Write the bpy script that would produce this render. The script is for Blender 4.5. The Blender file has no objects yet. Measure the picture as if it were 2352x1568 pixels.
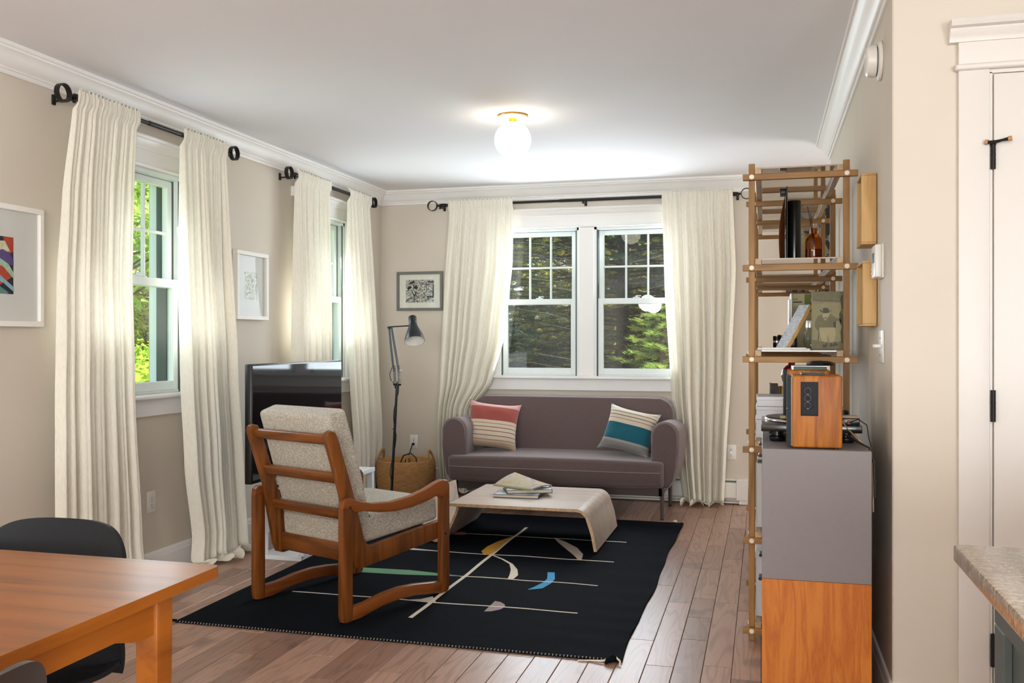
import bpy, bmesh, math, random
from mathutils import Vector, Matrix, noise

S = bpy.context.scene
COL = S.collection
R = math.radians
PI = math.pi
random.seed(7)

# ------------------------------------------------------------------ camera
CAM_H = 1.247
cd = bpy.data.cameras.new('camera')
cam = bpy.data.objects.new('camera', cd)
COL.objects.link(cam)
cam.location = (0, 0, CAM_H)
cam.rotation_euler = (R(90), 0, math.atan(579 / 2150))
cd.sensor_width = 36.0
cd.lens = 36.0 * 2150 / 2352
cd.shift_y = -2 / 2352
cd.clip_start = 0.05
cd.clip_end = 300
S.camera = cam

# ------------------------------------------------------------------ view
S.view_settings.view_transform = 'Standard'
S.view_settings.look = 'None'
S.view_settings.gamma = 1.0
S.view_settings.use_curve_mapping = False
S.view_settings.exposure = 0.68

# ------------------------------------------------------------------ world sky
W = bpy.data.worlds.new('sky')
S.world = W
W.use_nodes = True
nt = W.node_tree
nt.nodes.clear()
wo = nt.nodes.new('ShaderNodeOutputWorld')
bg = nt.nodes.new('ShaderNodeBackground')
sky = nt.nodes.new('ShaderNodeTexSky')
sky.sky_type = 'NISHITA'
sky.sun_disc = False
sky.sun_elevation = R(48)
sky.sun_rotation = R(140)
sky.dust_density = 2.5
bg.inputs['Strength'].default_value = 0.28
nt.links.new(sky.outputs[0], bg.inputs[0])
nt.links.new(bg.outputs[0], wo.inputs[0])

def sun_lamp(name, direction, energy, color, angle):
    l = bpy.data.lights.new(name, 'SUN')
    l.energy = energy; l.color = color; l.angle = R(angle)
    o = bpy.data.objects.new(name, l)
    COL.objects.link(o)
    o.rotation_euler = Vector(direction).to_track_quat('-Z', 'Y').to_euler()
    return o
sun_lamp('sun', (-0.55, 0.45, -0.85), 9.0, (1.0, 0.95, 0.86), 1.5)

def area(name, loc, direction, sx, sy, energy, color, spread=180):
    l = bpy.data.lights.new(name, 'AREA')
    l.shape = 'RECTANGLE'; l.size = sx; l.size_y = sy
    l.energy = energy; l.color = color; l.spread = R(spread)
    o = bpy.data.objects.new(name, l)
    COL.objects.link(o)
    o.location = loc
    o.rotation_euler = Vector(direction).to_track_quat('-Z', 'Y').to_euler()
    return o
DAY = (0.82, 0.915, 1.0)
# daylight entering through the four windows in view
area('daylight_window_near', (-3.125, 4.215, 1.56), (1, 0, 0.1), 1.12, 0.64, 7, DAY, 165)
area('daylight_window_far', (-3.125, 6.295, 1.56), (1, 0, 0.1), 1.12, 0.64, 8, DAY, 165)
area('daylight_back_left', (-1.76, 7.352, 1.56), (0, -1, 0.12), 0.62, 1.12, 12.5, DAY, 165)
area('daylight_back_right', (-0.97, 7.352, 1.56), (0, -1, 0.12), 0.62, 1.12, 12.5, DAY, 165)
# added fill from the unseen kitchen and hall; no windows are modelled there
area('fill_kitchen', (-0.1, -6.7, 1.25), (-0.05, 1, 0.15), 3.6, 2.2, 232, (0.88, 0.95, 1.0))  # stands for the soft light from behind the camera
area('fill_kitchen_side', (2.95, -3.2, 1.3), (-1, 0.55, 0.8), 2.6, 1.7, 230, (0.88, 0.95, 1.0))  # added to lift the left wall and the ceiling
area('fill_hall', (1.95, 6.78, 1.4), (-1, -0.15, 0.15), 0.9, 1.9, 24, (0.97, 0.985, 1.0))  # added to light the far left wall and the curtains

# ------------------------------------------------------------------ helpers
def lin(h):
    if isinstance(h, (tuple, list)):
        return (h[0], h[1], h[2], 1.0)
    h = h.lstrip('#')
    c = [int(h[i:i + 2], 16) / 255 for i in (0, 2, 4)]
    return tuple((v / 12.92 if v <= 0.04045 else ((v + 0.055) / 1.055) ** 2.4) for v in c) + (1.0,)

MATS = {}
class NT:
    def __init__(s, name):
        m = bpy.data.materials.new(name)
        m.use_nodes = True
        s.m = m; s.t = m.node_tree
        s.t.nodes.clear()
        s.out = s.t.nodes.new('ShaderNodeOutputMaterial')
        MATS[name] = m
    def n(s, typ, **kw):
        nd = s.t.nodes.new(typ)
        for k, v in kw.items():
            if k.startswith('_'):
                setattr(nd, k[1:], v)
            else:
                key = int(k[1:]) if (k[0] == 'i' and k[1:].isdigit()) else k.replace('__', ' ')
                nd.inputs[key].default_value = v
        return nd
    def l(s, a, b):
        s.t.links.new(a, b)
    def coords(s, scale=(1, 1, 1), kind='Object', rot=(0, 0, 0), loc=(0, 0, 0)):
        if kind == 'Position':
            g = s.n('ShaderNodeNewGeometry'); o = g.outputs['Position']
        else:
            g = s.n('ShaderNodeTexCoord'); o = g.outputs[kind]
        mp = s.n('ShaderNodeMapping')
        mp.inputs['Scale'].default_value = scale
        mp.inputs['Rotation'].default_value = rot
        mp.inputs['Location'].default_value = loc
        s.l(o, mp.inputs[0])
        return mp.outputs[0]
    def ramp(s, fac, stops, interp='LINEAR'):
        r = s.n('ShaderNodeValToRGB')
        r.color_ramp.interpolation = interp
        e = r.color_ramp.elements
        while len(e) > 1:
            e.remove(e[-1])
        e[0].position = stops[0][0]; e[0].color = lin(stops[0][1])
        for p, c in stops[1:]:
            x = e.new(p); x.color = lin(c)
        s.l(fac, r.inputs[0])
        return r.outputs[0]
    def bump(s, h, strength, dist=0.002):
        b = s.n('ShaderNodeBump')
        b.inputs['Strength'].default_value = strength
        b.inputs['Distance'].default_value = dist
        s.l(h, b.inputs['Height'])
        return b.outputs[0]
    def bsdf(s, color=None, rough=0.5, metal=0.0, normal=None, spec=0.5, coat=0.0, crough=0.1, sheen=0.0):
        p = s.n('ShaderNodeBsdfPrincipled')
        if color is not None:
            if hasattr(color, 'node'):
                s.l(color, p.inputs['Base Color'])
            else:
                p.inputs['Base Color'].default_value = lin(color)
        if hasattr(rough, 'node'):
            s.l(rough, p.inputs['Roughness'])
        else:
            p.inputs['Roughness'].default_value = rough
        p.inputs['Metallic'].default_value = metal
        p.inputs['Specular IOR Level'].default_value = spec
        p.inputs['Coat Weight'].default_value = coat
        p.inputs['Coat Roughness'].default_value = crough
        p.inputs['Sheen Weight'].default_value = sheen
        if normal is not None:
            s.l(normal, p.inputs['Normal'])
        return p
    def end(s, shader):
        s.l(shader.outputs[0] if not hasattr(shader, 'node') else shader, s.out.inputs[0])
        return s.m

def plain(name, color, rough=0.5, metal=0.0, var=0.04, scale=30.0, bump=0.0, spec=0.5, coat=0.0):
    """simple procedural paint / plastic / metal with a slight mottling"""
    t = NT(name)
    co = t.coords()
    nz = t.n('ShaderNodeTexNoise', Scale=scale, Detail=3.0)
    t.l(co, nz.inputs['Vector'])
    c = lin(color)
    a = tuple(max(0, v * (1 - var)) for v in c[:3]); b = tuple(min(1, v * (1 + var)) for v in c[:3])
    col = t.ramp(nz.outputs[0], [(0.3, a), (0.7, b)])
    nrm = t.bump(nz.outputs[0], bump) if bump else None
    return t.end(t.bsdf(col, rough, metal, nrm, spec, coat))

def wood(name, dark, light, axis='x', scale=1.0, rough=0.38, rings=9.0, coat=0.15, kind='Object', bump=0.05):
    t = NT(name)
    k = {'x': (0.09, 1, 1), 'y': (1, 0.09, 1), 'z': (1, 1, 0.09)}[axis]
    co = t.coords(tuple(v * scale for v in k), kind)
    n1 = t.n('ShaderNodeTexNoise', Scale=5.0, Detail=3.0, Distortion=0.6)
    t.l(co, n1.inputs['Vector'])
    n2 = t.n('ShaderNodeTexNoise', Scale=85.0, Detail=5.0, Roughness=0.65)
    t.l(co, n2.inputs['Vector'])
    w = t.n('ShaderNodeMath', _operation='MULTIPLY', i1=rings); t.l(n1.outputs[0], w.inputs[0])
    f = t.n('ShaderNodeMath', _operation='PINGPONG', i1=0.5); t.l(w.outputs[0], f.inputs[0])
    m = t.n('ShaderNodeMath', _operation='MULTIPLY_ADD', i1=0.75, i2=0.0); t.l(f.outputs[0], m.inputs[0])
    a = t.n('ShaderNodeMath', _operation='MULTIPLY_ADD', i1=0.55); t.l(n2.outputs[0], a.inputs[0]); t.l(m.outputs[0], a.inputs[2])
    col = t.ramp(a.outputs[0], [(0.22, dark), (0.62, light)])
    nrm = t.bump(n2.outputs[0], bump, 0.001)
    return t.end(t.bsdf(col, rough, 0, nrm, 0.4, coat, 0.2))

def fabric(name, c1, c2, scale=400.0, rough=0.9, bump=0.35, sheen=0.25, dist=0.001):
    t = NT(name)
    co = t.coords()
    n = t.n('ShaderNodeTexNoise', Scale=scale, Detail=2.0); t.l(co, n.inputs['Vector'])
    n2 = t.n('ShaderNodeTexNoise', Scale=6.0, Detail=2.0); t.l(co, n2.inputs['Vector'])
    col = t.ramp(n.outputs[0], [(0.35, c1), (0.65, c2)])
    return t.end(t.bsdf(col, rough, 0, t.bump(n.outputs[0], bump, dist), 0.2, 0, 0.1, sheen))

# ------------------------------------------------------------------ materials
def m_wall():
    t = NT('wall_paint')
    co = t.coords(kind='Position')
    n = t.n('ShaderNodeTexNoise', Scale=160.0, Detail=3.0); t.l(co, n.inputs['Vector'])
    n2 = t.n('ShaderNodeTexNoise', Scale=1.2, Detail=2.0); t.l(co, n2.inputs['Vector'])
    col = t.ramp(n2.outputs[0], [(0.35, '#d3c8b8'), (0.65, '#d8cebf')])
    return t.end(t.bsdf(col, 0.62, 0, t.bump(n.outputs[0], 0.05, 0.001), 0.25))
m_wall()
plain('ceiling_paint', '#edecee', 0.8, var=0.008, scale=3)
plain('trim_paint', '#efece8', 0.4, var=0.01, scale=4)
plain('door_paint', '#e0dad2', 0.45, var=0.01, scale=3)
plain('sash_vinyl', '#e4ebe9', 0.35, var=0.01)
plain('track_grey', '#4c544f', 0.5)
plain('black_metal', '#191614', 0.38, 0.4, var=0.2, scale=60)
plain('hinge_black', '#211d1c', 0.5, 0.5, var=0.2)
plain('white_plastic', '#e9e6df', 0.35, var=0.01)
plain('white_laminate', '#e6e7ea', 0.3, var=0.01)
plain('outlet_slot', '#4a4642', 0.6)
plain('heater_enamel', '#e4dfd5', 0.4, var=0.02)
plain('heater_fins', '#46514f', 0.4, 0.6)
plain('lamp_black', '#10161c', 0.28, 0.2, var=0.1)
plain('lamp_white', '#e9e6dc', 0.4)
plain('chrome', '#c9c9c9', 0.2, 1.0)
plain('cord_black', '#121212', 0.5)
plain('cord_tan', '#b58a62', 0.5)
plain('yellow_cord', '#c9a32a', 0.5)
plain('tv_case', '#0e0f11', 0.3)
plain('chair_shell', '#1e2023', 0.55, var=0.15, scale=300, bump=0.05, spec=0.2)
plain('chair_shell_warm_lit', '#3c322d', 0.5, var=0.15, scale=300, bump=0.05)  # same charcoal shell, with warm light put into the colour
plain('cabinet_grey', '#7f7675', 0.5, var=0.015, scale=60)
plain('dot_cap', '#efe3cc', 0.5)
plain('picture_white', '#eee9e1', 0.45, var=0.01)
plain('picture_mat', '#dcd8d4', 0.8, var=0.01)
plain('picture_grey', '#6e6e6a', 0.5, var=0.05)
plain('ink_black', '#2a2a28', 0.8)
plain('ink_bar', '#6b6658', 0.8)
plain('paper', '#e8e3d8', 0.8, var=0.03)
plain('page_edge', '#d8cdb8', 0.85, var=0.1, scale=200)
plain('navy_cover', '#1c2338', 0.4)
plain('dark_cover', '#24211f', 0.4)
plain('pale_cover', '#c9d4dc', 0.35, var=0.2, scale=20)
plain('spring_steel', '#b9b9b4', 0.3, 1.0)
plain('island_paint', '#4d534f', 0.6, var=0.12, scale=8)
plain('vinyl_black', '#0d0d0d', 0.25)
plain('plinth_black', '#15140f', 0.2, coat=0.2)
plain('grille_cloth', '#2f3134', 0.9, var=0.3, scale=500)
plain('panel_black', '#121114', 0.5, spec=0.2)
plain('gold_tin', '#a58a4a', 0.3, 0.8)
plain('green_cover', '#3b5347', 0.5)
plain('brown_cover', '#3a2516', 0.6, var=0.4, scale=90)
plain('red_glass', '#7a0f22', 0.08, coat=1.0, var=0.3, scale=18)
plain('tan_board', '#9a6224', 0.6, var=0.15)
plain('rust', '#9c4a20', 0.7)
plain('bark', '#54443a', 0.95, var=0.4, scale=20, bump=0.6)
plain('siding', '#8f948c', 0.8)
plain('post_wood', '#8a8174', 0.9, var=0.2)
plain('olive_cover', '#8c845c', 0.55, var=0.06, scale=40)
plain('olive_mid', '#6b6544', 0.55, var=0.1, scale=60)
plain('olive_dark', '#423e2a', 0.55, var=0.15, scale=60)
plain('olive_light', '#a59b72', 0.55, var=0.06)
plain('brass', '#d9a33c', 0.3, 0.7)

wood('teak', '#5c300f', '#844c1e', 'x', 1.0, 0.34, 8, 0.2)
wood('teak_z', '#5c300f', '#844c1e', 'z', 1.0, 0.34, 8, 0.2)
wood('teak_table', '#6c380b', '#8a4e16', 'x', 0.9, 0.33, 6, 0.1)
wood('teak_edge', '#673211', '#8e4e20', 'y', 0.8, 0.35, 5, 0.15)
wood('table_edge', '#9a5210', '#bd6c1c', 'y', 0.8, 0.35, 4, 0.15)
wood('oak_shelf', '#7d5624', '#a0753c', 'z', 1.2, 0.5, 6, 0.0)
wood('oak_shelf_x', '#7d5624', '#a0753c', 'x', 1.2, 0.5, 6, 0.0)
wood('oak_shelf_y_lit', '#a58a68', '#c7ab86', 'y', 1.2, 0.5, 6, 0.0)  # paler copy for the long rails, their lit undersides put into the colour
wood('orange_oak', '#b25c12', '#cc7a26', 'z', 4.5, 0.5, 4, 0.0)
wood('speaker_walnut', '#84430a', '#b06a1a', 'z', 2.0, 0.5, 5, 0.0)
wood('maple_frame', '#b78d50', '#cfa768', 'z', 1.5, 0.5, 5, 0.1)
wood('birch_ply', '#cab6a4', '#dac9bb', 'x', 1.0, 0.28, 5, 0.3)

def m_plyedge():
    t = NT('ply_edge')
    co = t.coords((1, 1, 1))
    n = t.n('ShaderNodeTexNoise', Scale=40.0, Detail=2.0); t.l(co, n.inputs['Vector'])
    return t.end(t.bsdf(t.ramp(n.outputs[0], [(0.3, '#b08d66'), (0.7, '#cfae86')]), 0.6))
m_plyedge()

def m_floor():
    t = NT('oak_planks')
    g = t.n('ShaderNodeNewGeometry')
    oi = t.n('ShaderNodeObjectInfo')
    mul = t.n('ShaderNodeVectorMath', _operation='SCALE'); mul.inputs[0].default_value = (37.0, 91.0, 53.0)
    t.l(oi.outputs['Random'], mul.inputs['Scale'])
    add = t.n('ShaderNodeVectorMath', _operation='ADD')
    t.l(g.outputs['Position'], add.inputs[0]); t.l(mul.outputs[0], add.inputs[1])
    mp = t.n('ShaderNodeMapping'); mp.inputs['Scale'].default_value = (1, 0.10, 1)
    t.l(add.outputs[0], mp.inputs[0])
    n1 = t.n('ShaderNodeTexNoise', Scale=7.0, Detail=2.0, Distortion=0.35); t.l(mp.outputs[0], n1.inputs['Vector'])
    w = t.n('ShaderNodeMath', _operation='MULTIPLY', i1=13.0); t.l(n1.outputs[0], w.inputs[0])
    f = t.n('ShaderNodeMath', _operation='PINGPONG', i1=0.5); t.l(w.outputs[0], f.inputs[0])
    mp2 = t.n('ShaderNodeMapping'); mp2.inputs['Scale'].default_value = (1, 0.05, 1)
    t.l(add.outputs[0], mp2.inputs[0])
    n2 = t.n('ShaderNodeTexNoise', Scale=170.0, Detail=4.0, Roughness=0.7); t.l(mp2.outputs[0], n2.inputs['Vector'])
    n3 = t.n('ShaderNodeTexNoise', Scale=3.2, Detail=2.0); t.l(add.outputs[0], n3.inputs['Vector'])
    grain = t.ramp(f.outputs[0], [(0.0, (0.35,) * 3), (0.09, (0.62,) * 3), (0.22, (1.0,) * 3)])
    pores = t.ramp(n2.outputs[0], [(0.3, (0.72,) * 3), (0.55, (1.0,) * 3)])
    base = t.ramp(oi.outputs['Random'], [(0.0, '#93705f'), (0.35, '#ab8571'), (0.7, '#b9937e'), (1.0, '#a07c69')])
    knot = t.ramp(n3.outputs[0], [(0.26, (0.45, 0.42, 0.42)), (0.36, (1, 1, 1))])
    def mixm(a, b, fac=1.0):
        m = t.n('ShaderNodeMix', _data_type='RGBA', _blend_type='MULTIPLY')
        m.inputs[0].default_value = fac
        t.l(a, m.inputs[6]); t.l(b, m.inputs[7])
        return m.outputs[2]
    col = mixm(mixm(mixm(base, grain, 0.45), pores, 0.6), knot, 0.8)
    nrm = t.bump(f.outputs[0], 0.12, 0.001)
    return t.end(t.bsdf(col, 0.36, 0, nrm, 0.5, 0.1, 0.25))
m_floor()

def m_curtain():
    t = NT('curtain_linen')
    co = t.coords()
    w1 = t.n('ShaderNodeTexNoise', Scale=260.0, Detail=2.0)
    mp = t.coords((1, 1, 0.12)); t.l(mp, w1.inputs['Vector'])
    n = t.n('ShaderNodeTexNoise', Scale=34.0, Detail=3.0); t.l(co, n.inputs['Vector'])
    mixn = t.n('ShaderNodeMath', _operation='ADD'); t.l(w1.outputs[0], mixn.inputs[0]); t.l(n.outputs[0], mixn.inputs[1])
    nrm = t.bump(mixn.outputs[0], 0.3, 0.004)
    col = t.ramp(w1.outputs[0], [(0.3, '#e9e2d0'), (0.7, '#f3eee0')])
    d = t.n('ShaderNodeBsdfDiffuse'); t.l(col, d.inputs[0]); t.l(nrm, d.inputs['Normal'])
    tr = t.n('ShaderNodeBsdfTranslucent'); t.l(col, tr.inputs[0])
    mx = t.n('ShaderNodeMixShader'); mx.inputs[0].default_value = 0.13
    t.l(d.outputs[0], mx.inputs[1]); t.l(tr.outputs[0], mx.inputs[2])
    return t.end(mx)
m_curtain()

def m_glass(name, tint=(0.93, 0.97, 0.95), refl=1.0):
    t = NT(name)
    tr = t.n('ShaderNodeBsdfTransparent', Color=tint + (1.0,))
    gl = t.n('ShaderNodeBsdfGlossy', Roughness=0.0)
    lw = t.n('ShaderNodeLayerWeight', Blend=0.5)
    pw = t.n('ShaderNodeMath', _operation='POWER', i1=5.0); t.l(lw.outputs['Facing'], pw.inputs[0])
    m = t.n('ShaderNodeMath', _operation='MULTIPLY_ADD', i1=0.96 * refl, i2=0.04 * refl); t.l(pw.outputs[0], m.inputs[0])
    mx = t.n('ShaderNodeMixShader')
    t.l(m.outputs[0], mx.inputs[0]); t.l(tr.outputs[0], mx.inputs[1]); t.l(gl.outputs[0], mx.inputs[2])
    return t.end(mx)
m_glass('window_glass', (0.96, 0.98, 0.97), 0.55)
m_glass('picture_glass', (0.97, 0.98, 0.97), 0.25)
m_glass('jar_glass', (0.9, 0.95, 0.93), 1.0)
m_glass('amber_glass', (0.74, 0.40, 0.10), 1.0)

def m_screen():
    t = NT('insect_screen')
    tr = t.n('ShaderNodeBsdfTransparent')
    d = t.n('ShaderNodeBsdfDiffuse'); 
    n = t.n('ShaderNodeTexNoise', Scale=900.0, Detail=1.0); t.l(t.coords(), n.inputs['Vector'])
    t.l(t.ramp(n.outputs[0], [(0.3, '#55585c'), (0.7, '#8d8f94')]), d.inputs[0])
    mx = t.n('ShaderNodeMixShader'); mx.inputs[0].default_value = 0.12
    t.l(tr.outputs[0], mx.inputs[1]); t.l(d.outputs[0], mx.inputs[2])
    return t.end(mx)
m_screen()

def m_emit(name, color, strength):
    t = NT(name)
    n = t.n('ShaderNodeTexNoise', Scale=4.0); t.l(t.coords(), n.inputs['Vector'])
    e = t.n('ShaderNodeEmission', Strength=strength)
    t.l(t.ramp(n.outputs[0], [(0.2, color), (0.8, color)]), e.inputs[0])
    return t.end(e)
m_emit('globe_glow', (1.0, 0.90, 0.74), 5.0)
m_emit('pendant_glow', (1.0, 0.94, 0.86), 27.0)

fabric('sofa_wool', '#5d4e4d', '#6f5f5d', 420, 0.88, 0.3, 0.25)
fabric('sofa_frame', '#4a3d3a', '#554744', 300, 0.6, 0.1, 0.1)
fabric('chair_piping', '#857370', '#94827e', 300, 0.85, 0.2, 0.3)

def m_boucle():
    t = NT('boucle')
    co = t.coords()
    v = t.n('ShaderNodeTexVoronoi', Scale=330.0); t.l(co, v.inputs['Vector'])
    n = t.n('ShaderNodeTexNoise', Scale=160.0, Detail=3.0); t.l(co, n.inputs['Vector'])
    a = t.n('ShaderNodeMath', _operation='ADD'); t.l(v.outputs['Distance'], a.inputs[0]); t.l(n.outputs[0], a.inputs[1])
    col = t.ramp(a.outputs[0], [(0.55, '#e2ddd0'), (0.9, '#d0c9ba'), (1.15, '#a39a88')])
    return t.end(t.bsdf(col, 0.95, 0, t.bump(a.outputs[0], 0.55, 0.002), 0.1, 0, 0.1, 0.3))
m_boucle()

def m_rug():
    t = NT('rug_black')
    co = t.coords((1, 14, 1))
    n = t.n('ShaderNodeTexNoise', Scale=26.0, Detail=4.0, Roughness=0.7); t.l(co, n.inputs['Vector'])
    n2 = t.n('ShaderNodeTexNoise', Scale=420.0, Detail=2.0); t.l(t.coords(), n2.inputs['Vector'])
    col = t.ramp(n.outputs[0], [(0.3, '#0b0d11'), (0.6, '#14181e'), (0.8, '#22282f')])
    a = t.n('ShaderNodeMath', _operation='ADD'); t.l(n.outputs[0], a.inputs[0]); t.l(n2.outputs[0], a.inputs[1])
    return t.end(t.bsdf(col, 0.85, 0, t.bump(a.outputs[0], 0.4, 0.002), 0.04, 0, 0.1, 0.0))
m_rug()
for nm, c in dict(yarn_cream='#e3d8c4', yarn_yellow='#d69a16', yarn_blue='#3d9ccf', yarn_green='#6b9f78', yarn_red='#a2505a',
                  yarn_mauve='#a8979a', yarn_grey='#b3a596', yarn_white='#cfcac3').items():
    fabric(nm, c, c, 500, 0.95, 0.3, 0.1)

def m_stripes(name, stops, axis=2, size=0.4):
    """woven stripes along a local axis"""
    t = NT(name)
    tc = t.n('ShaderNodeTexCoord'); sp = t.n('ShaderNodeSeparateXYZ'); t.l(tc.outputs['Object'], sp.inputs[0])
    ma = t.n('ShaderNodeMapRange'); ma.inputs[1].default_value = -size / 2; ma.inputs[2].default_value = size / 2
    t.l(sp.outputs[axis], ma.inputs[0])
    col = t.ramp(ma.outputs[0], stops, 'CONSTANT')
    n = t.n('ShaderNodeTexNoise', Scale=240.0, Detail=3.0); t.l(t.coords((1, 1, 5)), n.inputs['Vector'])
    mx = t.n('ShaderNodeMix', _data_type='RGBA', _blend_type='MULTIPLY'); mx.inputs[0].default_value = 0.6
    t.l(col, mx.inputs[6]); t.l(t.ramp(n.outputs[0], [(0.3, (0.55,) * 3), (0.6, (1, 1, 1))]), mx.inputs[7])
    return t.end(t.bsdf(mx.outputs[2], 0.92, 0, t.bump(n.outputs[0], 0.4, 0.002), 0.15, 0, 0.1, 0.3))
RED = '#a4544a'; CR = '#dccbb4'; RL = '#7a2e2a'
m_stripes('pillow_red', [(0, '#c9ab90'), (0.145, '#d4bfa6'), (0.18, RL), (0.19, CR), (0.255, RL), (0.268, CR), (0.34, RL), (0.352, CR),
    (0.415, RL), (0.428, CR), (0.49, RL), (0.50, CR), (0.555, RED), (0.83, '#cf9d96'), (0.9, '#c68e88')])
TL_ = '#1f6272'; DK = '#33404a'
m_stripes('pillow_teal', [(0, '#8d8a86'), (0.06, '#a39e98'), (0.12, '#8d8a86'), (0.22, '#a9a39b'), (0.26, TL_), (0.57, CR), (0.645, DK), (0.655, CR),
    (0.71, DK), (0.72, CR), (0.775, DK), (0.787, CR), (0.84, '#8fa9b0'), (0.855, CR), (0.895, '#7fa5b4'), (0.97, '#5f93a8')])

def m_basket():
    t = NT('basket_jute')
    co = t.coords((1, 1, 14))
    n = t.n('ShaderNodeTexNoise', Scale=24.0, Detail=5.0, Roughness=0.7); t.l(co, n.inputs['Vector'])
    col = t.ramp(n.outputs[0], [(0.3, '#8a6038'), (0.5, '#b98a58'), (0.7, '#d1a877')])
    return t.end(t.bsdf(col, 0.85, 0, t.bump(n.outputs[0], 0.7, 0.006), 0.2))
m_basket()

def m_granite():
    t = NT('granite')
    co = t.coords((1, 3, 1))
    n = t.n('ShaderNodeTexNoise', Scale=40.0, Detail=6.0, Roughness=0.75); t.l(co, n.inputs['Vector'])
    v = t.n('ShaderNodeTexNoise', Scale=160.0, Detail=2.0); t.l(t.coords(), v.inputs['Vector'])
    a = t.n('ShaderNodeMath', _operation='MULTIPLY_ADD', i1=0.6, i2=0.2); t.l(v.outputs[0], a.inputs[0]); t.l(n.outputs[0], a.inputs[2])
    return t.end(t.bsdf(t.ramp(a.outputs[0], [(0.6, '#5e5850'), (0.78, '#a08d74'), (0.95, '#c6b193')]), 0.22, 0, None, 0.6, 0.3))
m_granite()

def m_shelfpanel():
    t = NT('shelf_panel')
    n = t.n('ShaderNodeTexNoise', Scale=3.0); t.l(t.coords(), n.inputs['Vector'])
    return t.end(t.bsdf(t.ramp(n.outputs[0], [(0.3, '#a8937f'), (0.7, '#b5a08c')]), 0.07, 0, None, 0.7, 0.6, 0.03))
m_shelfpanel()

def m_foliage(name, c1, c2, c3, trans=0.4):
    t = NT(name)
    n = t.n('ShaderNodeTexNoise', Scale=1.3, Detail=4.0); t.l(t.coords(kind='Position'), n.inputs['Vector'])
    col = t.ramp(n.outputs[0], [(0.3, c1), (0.5, c2), (0.7, c3)])
    d = t.n('ShaderNodeBsdfDiffuse'); t.l(col, d.inputs[0])
    tr = t.n('ShaderNodeBsdfTranslucent'); t.l(col, tr.inputs[0])
    mx = t.n('ShaderNodeMixShader'); mx.inputs[0].default_value = trans
    t.l(d.outputs[0], mx.inputs[1]); t.l(tr.outputs[0], mx.inputs[2])
    return t.end(mx)
m_foliage('spruce_needles', '#14261a', '#213a28', '#3f5c38', 0.15)
m_foliage('pine_needles', '#7d9a45', '#a5bd62', '#cbd98a', 0.35)
m_foliage('maple_leaves', '#93b04c', '#b6cc70', '#dae59c', 0.55)
m_foliage('shrub_leaves', '#86a83a', '#b3cc52', '#dbe884', 0.5)
m_foliage('olive_leaves', '#7d7a3c', '#a8a052', '#c9c274', 0.45)
m_foliage('lawn', '#5f7a35', '#7f9a48', '#a5bb60', 0.0)

def m_print(name, scale, stops, distort=2.0, stretch=(1, 1, 1), detail=6.0):
    t = NT(name)
    n = t.n('ShaderNodeTexNoise', Scale=scale, Detail=detail, Distortion=distort); t.l(t.coords(stretch), n.inputs['Vector'])
    return t.end(t.bsdf(t.ramp(n.outputs[0], stops), 0.8))
m_print('print_linocut', 34, [(0.0, '#262624'), (0.42, '#3a3a37'), (0.5, '#b9b6ae'), (0.6, '#d9d6ce')], 3.0)
m_print('print_sketch', 40, [(0.0, '#4d5560'), (0.4, '#8d938a'), (0.5, '#d5d2c0'), (0.7, '#e3e0d6')], 2.0)
m_print('print_harbour', 9, [(0.0, '#2d3d7a'), (0.45, '#4a60a8'), (0.55, '#7d84ac'), (0.7, '#b08a66')], 1.0)
m_print('print_garden', 30, [(0.0, '#3b4038'), (0.45, '#8a8a68'), (0.55, '#c3b88e'), (0.7, '#7d7f9a')], 1.0)
m_print('print_dark', 7, [(0.0, '#0f0e0e'), (0.5, '#1c1a19'), (0.56, '#7d776f'), (0.62, '#2a2624'), (0.75, '#8d8780')], 2.5)
m_print('print_marble', 60, [(0.0, '#5d6c88'), (0.42, '#a8b4c4'), (0.55, '#dde2e8')], 3.0)
m_print('magazine_cover', 14, [(0.0, '#d8a878'), (0.45, '#e9d9b8'), (0.55, '#e6e2cc'), (0.7, '#d9b4cf')], 1.0)

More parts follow.
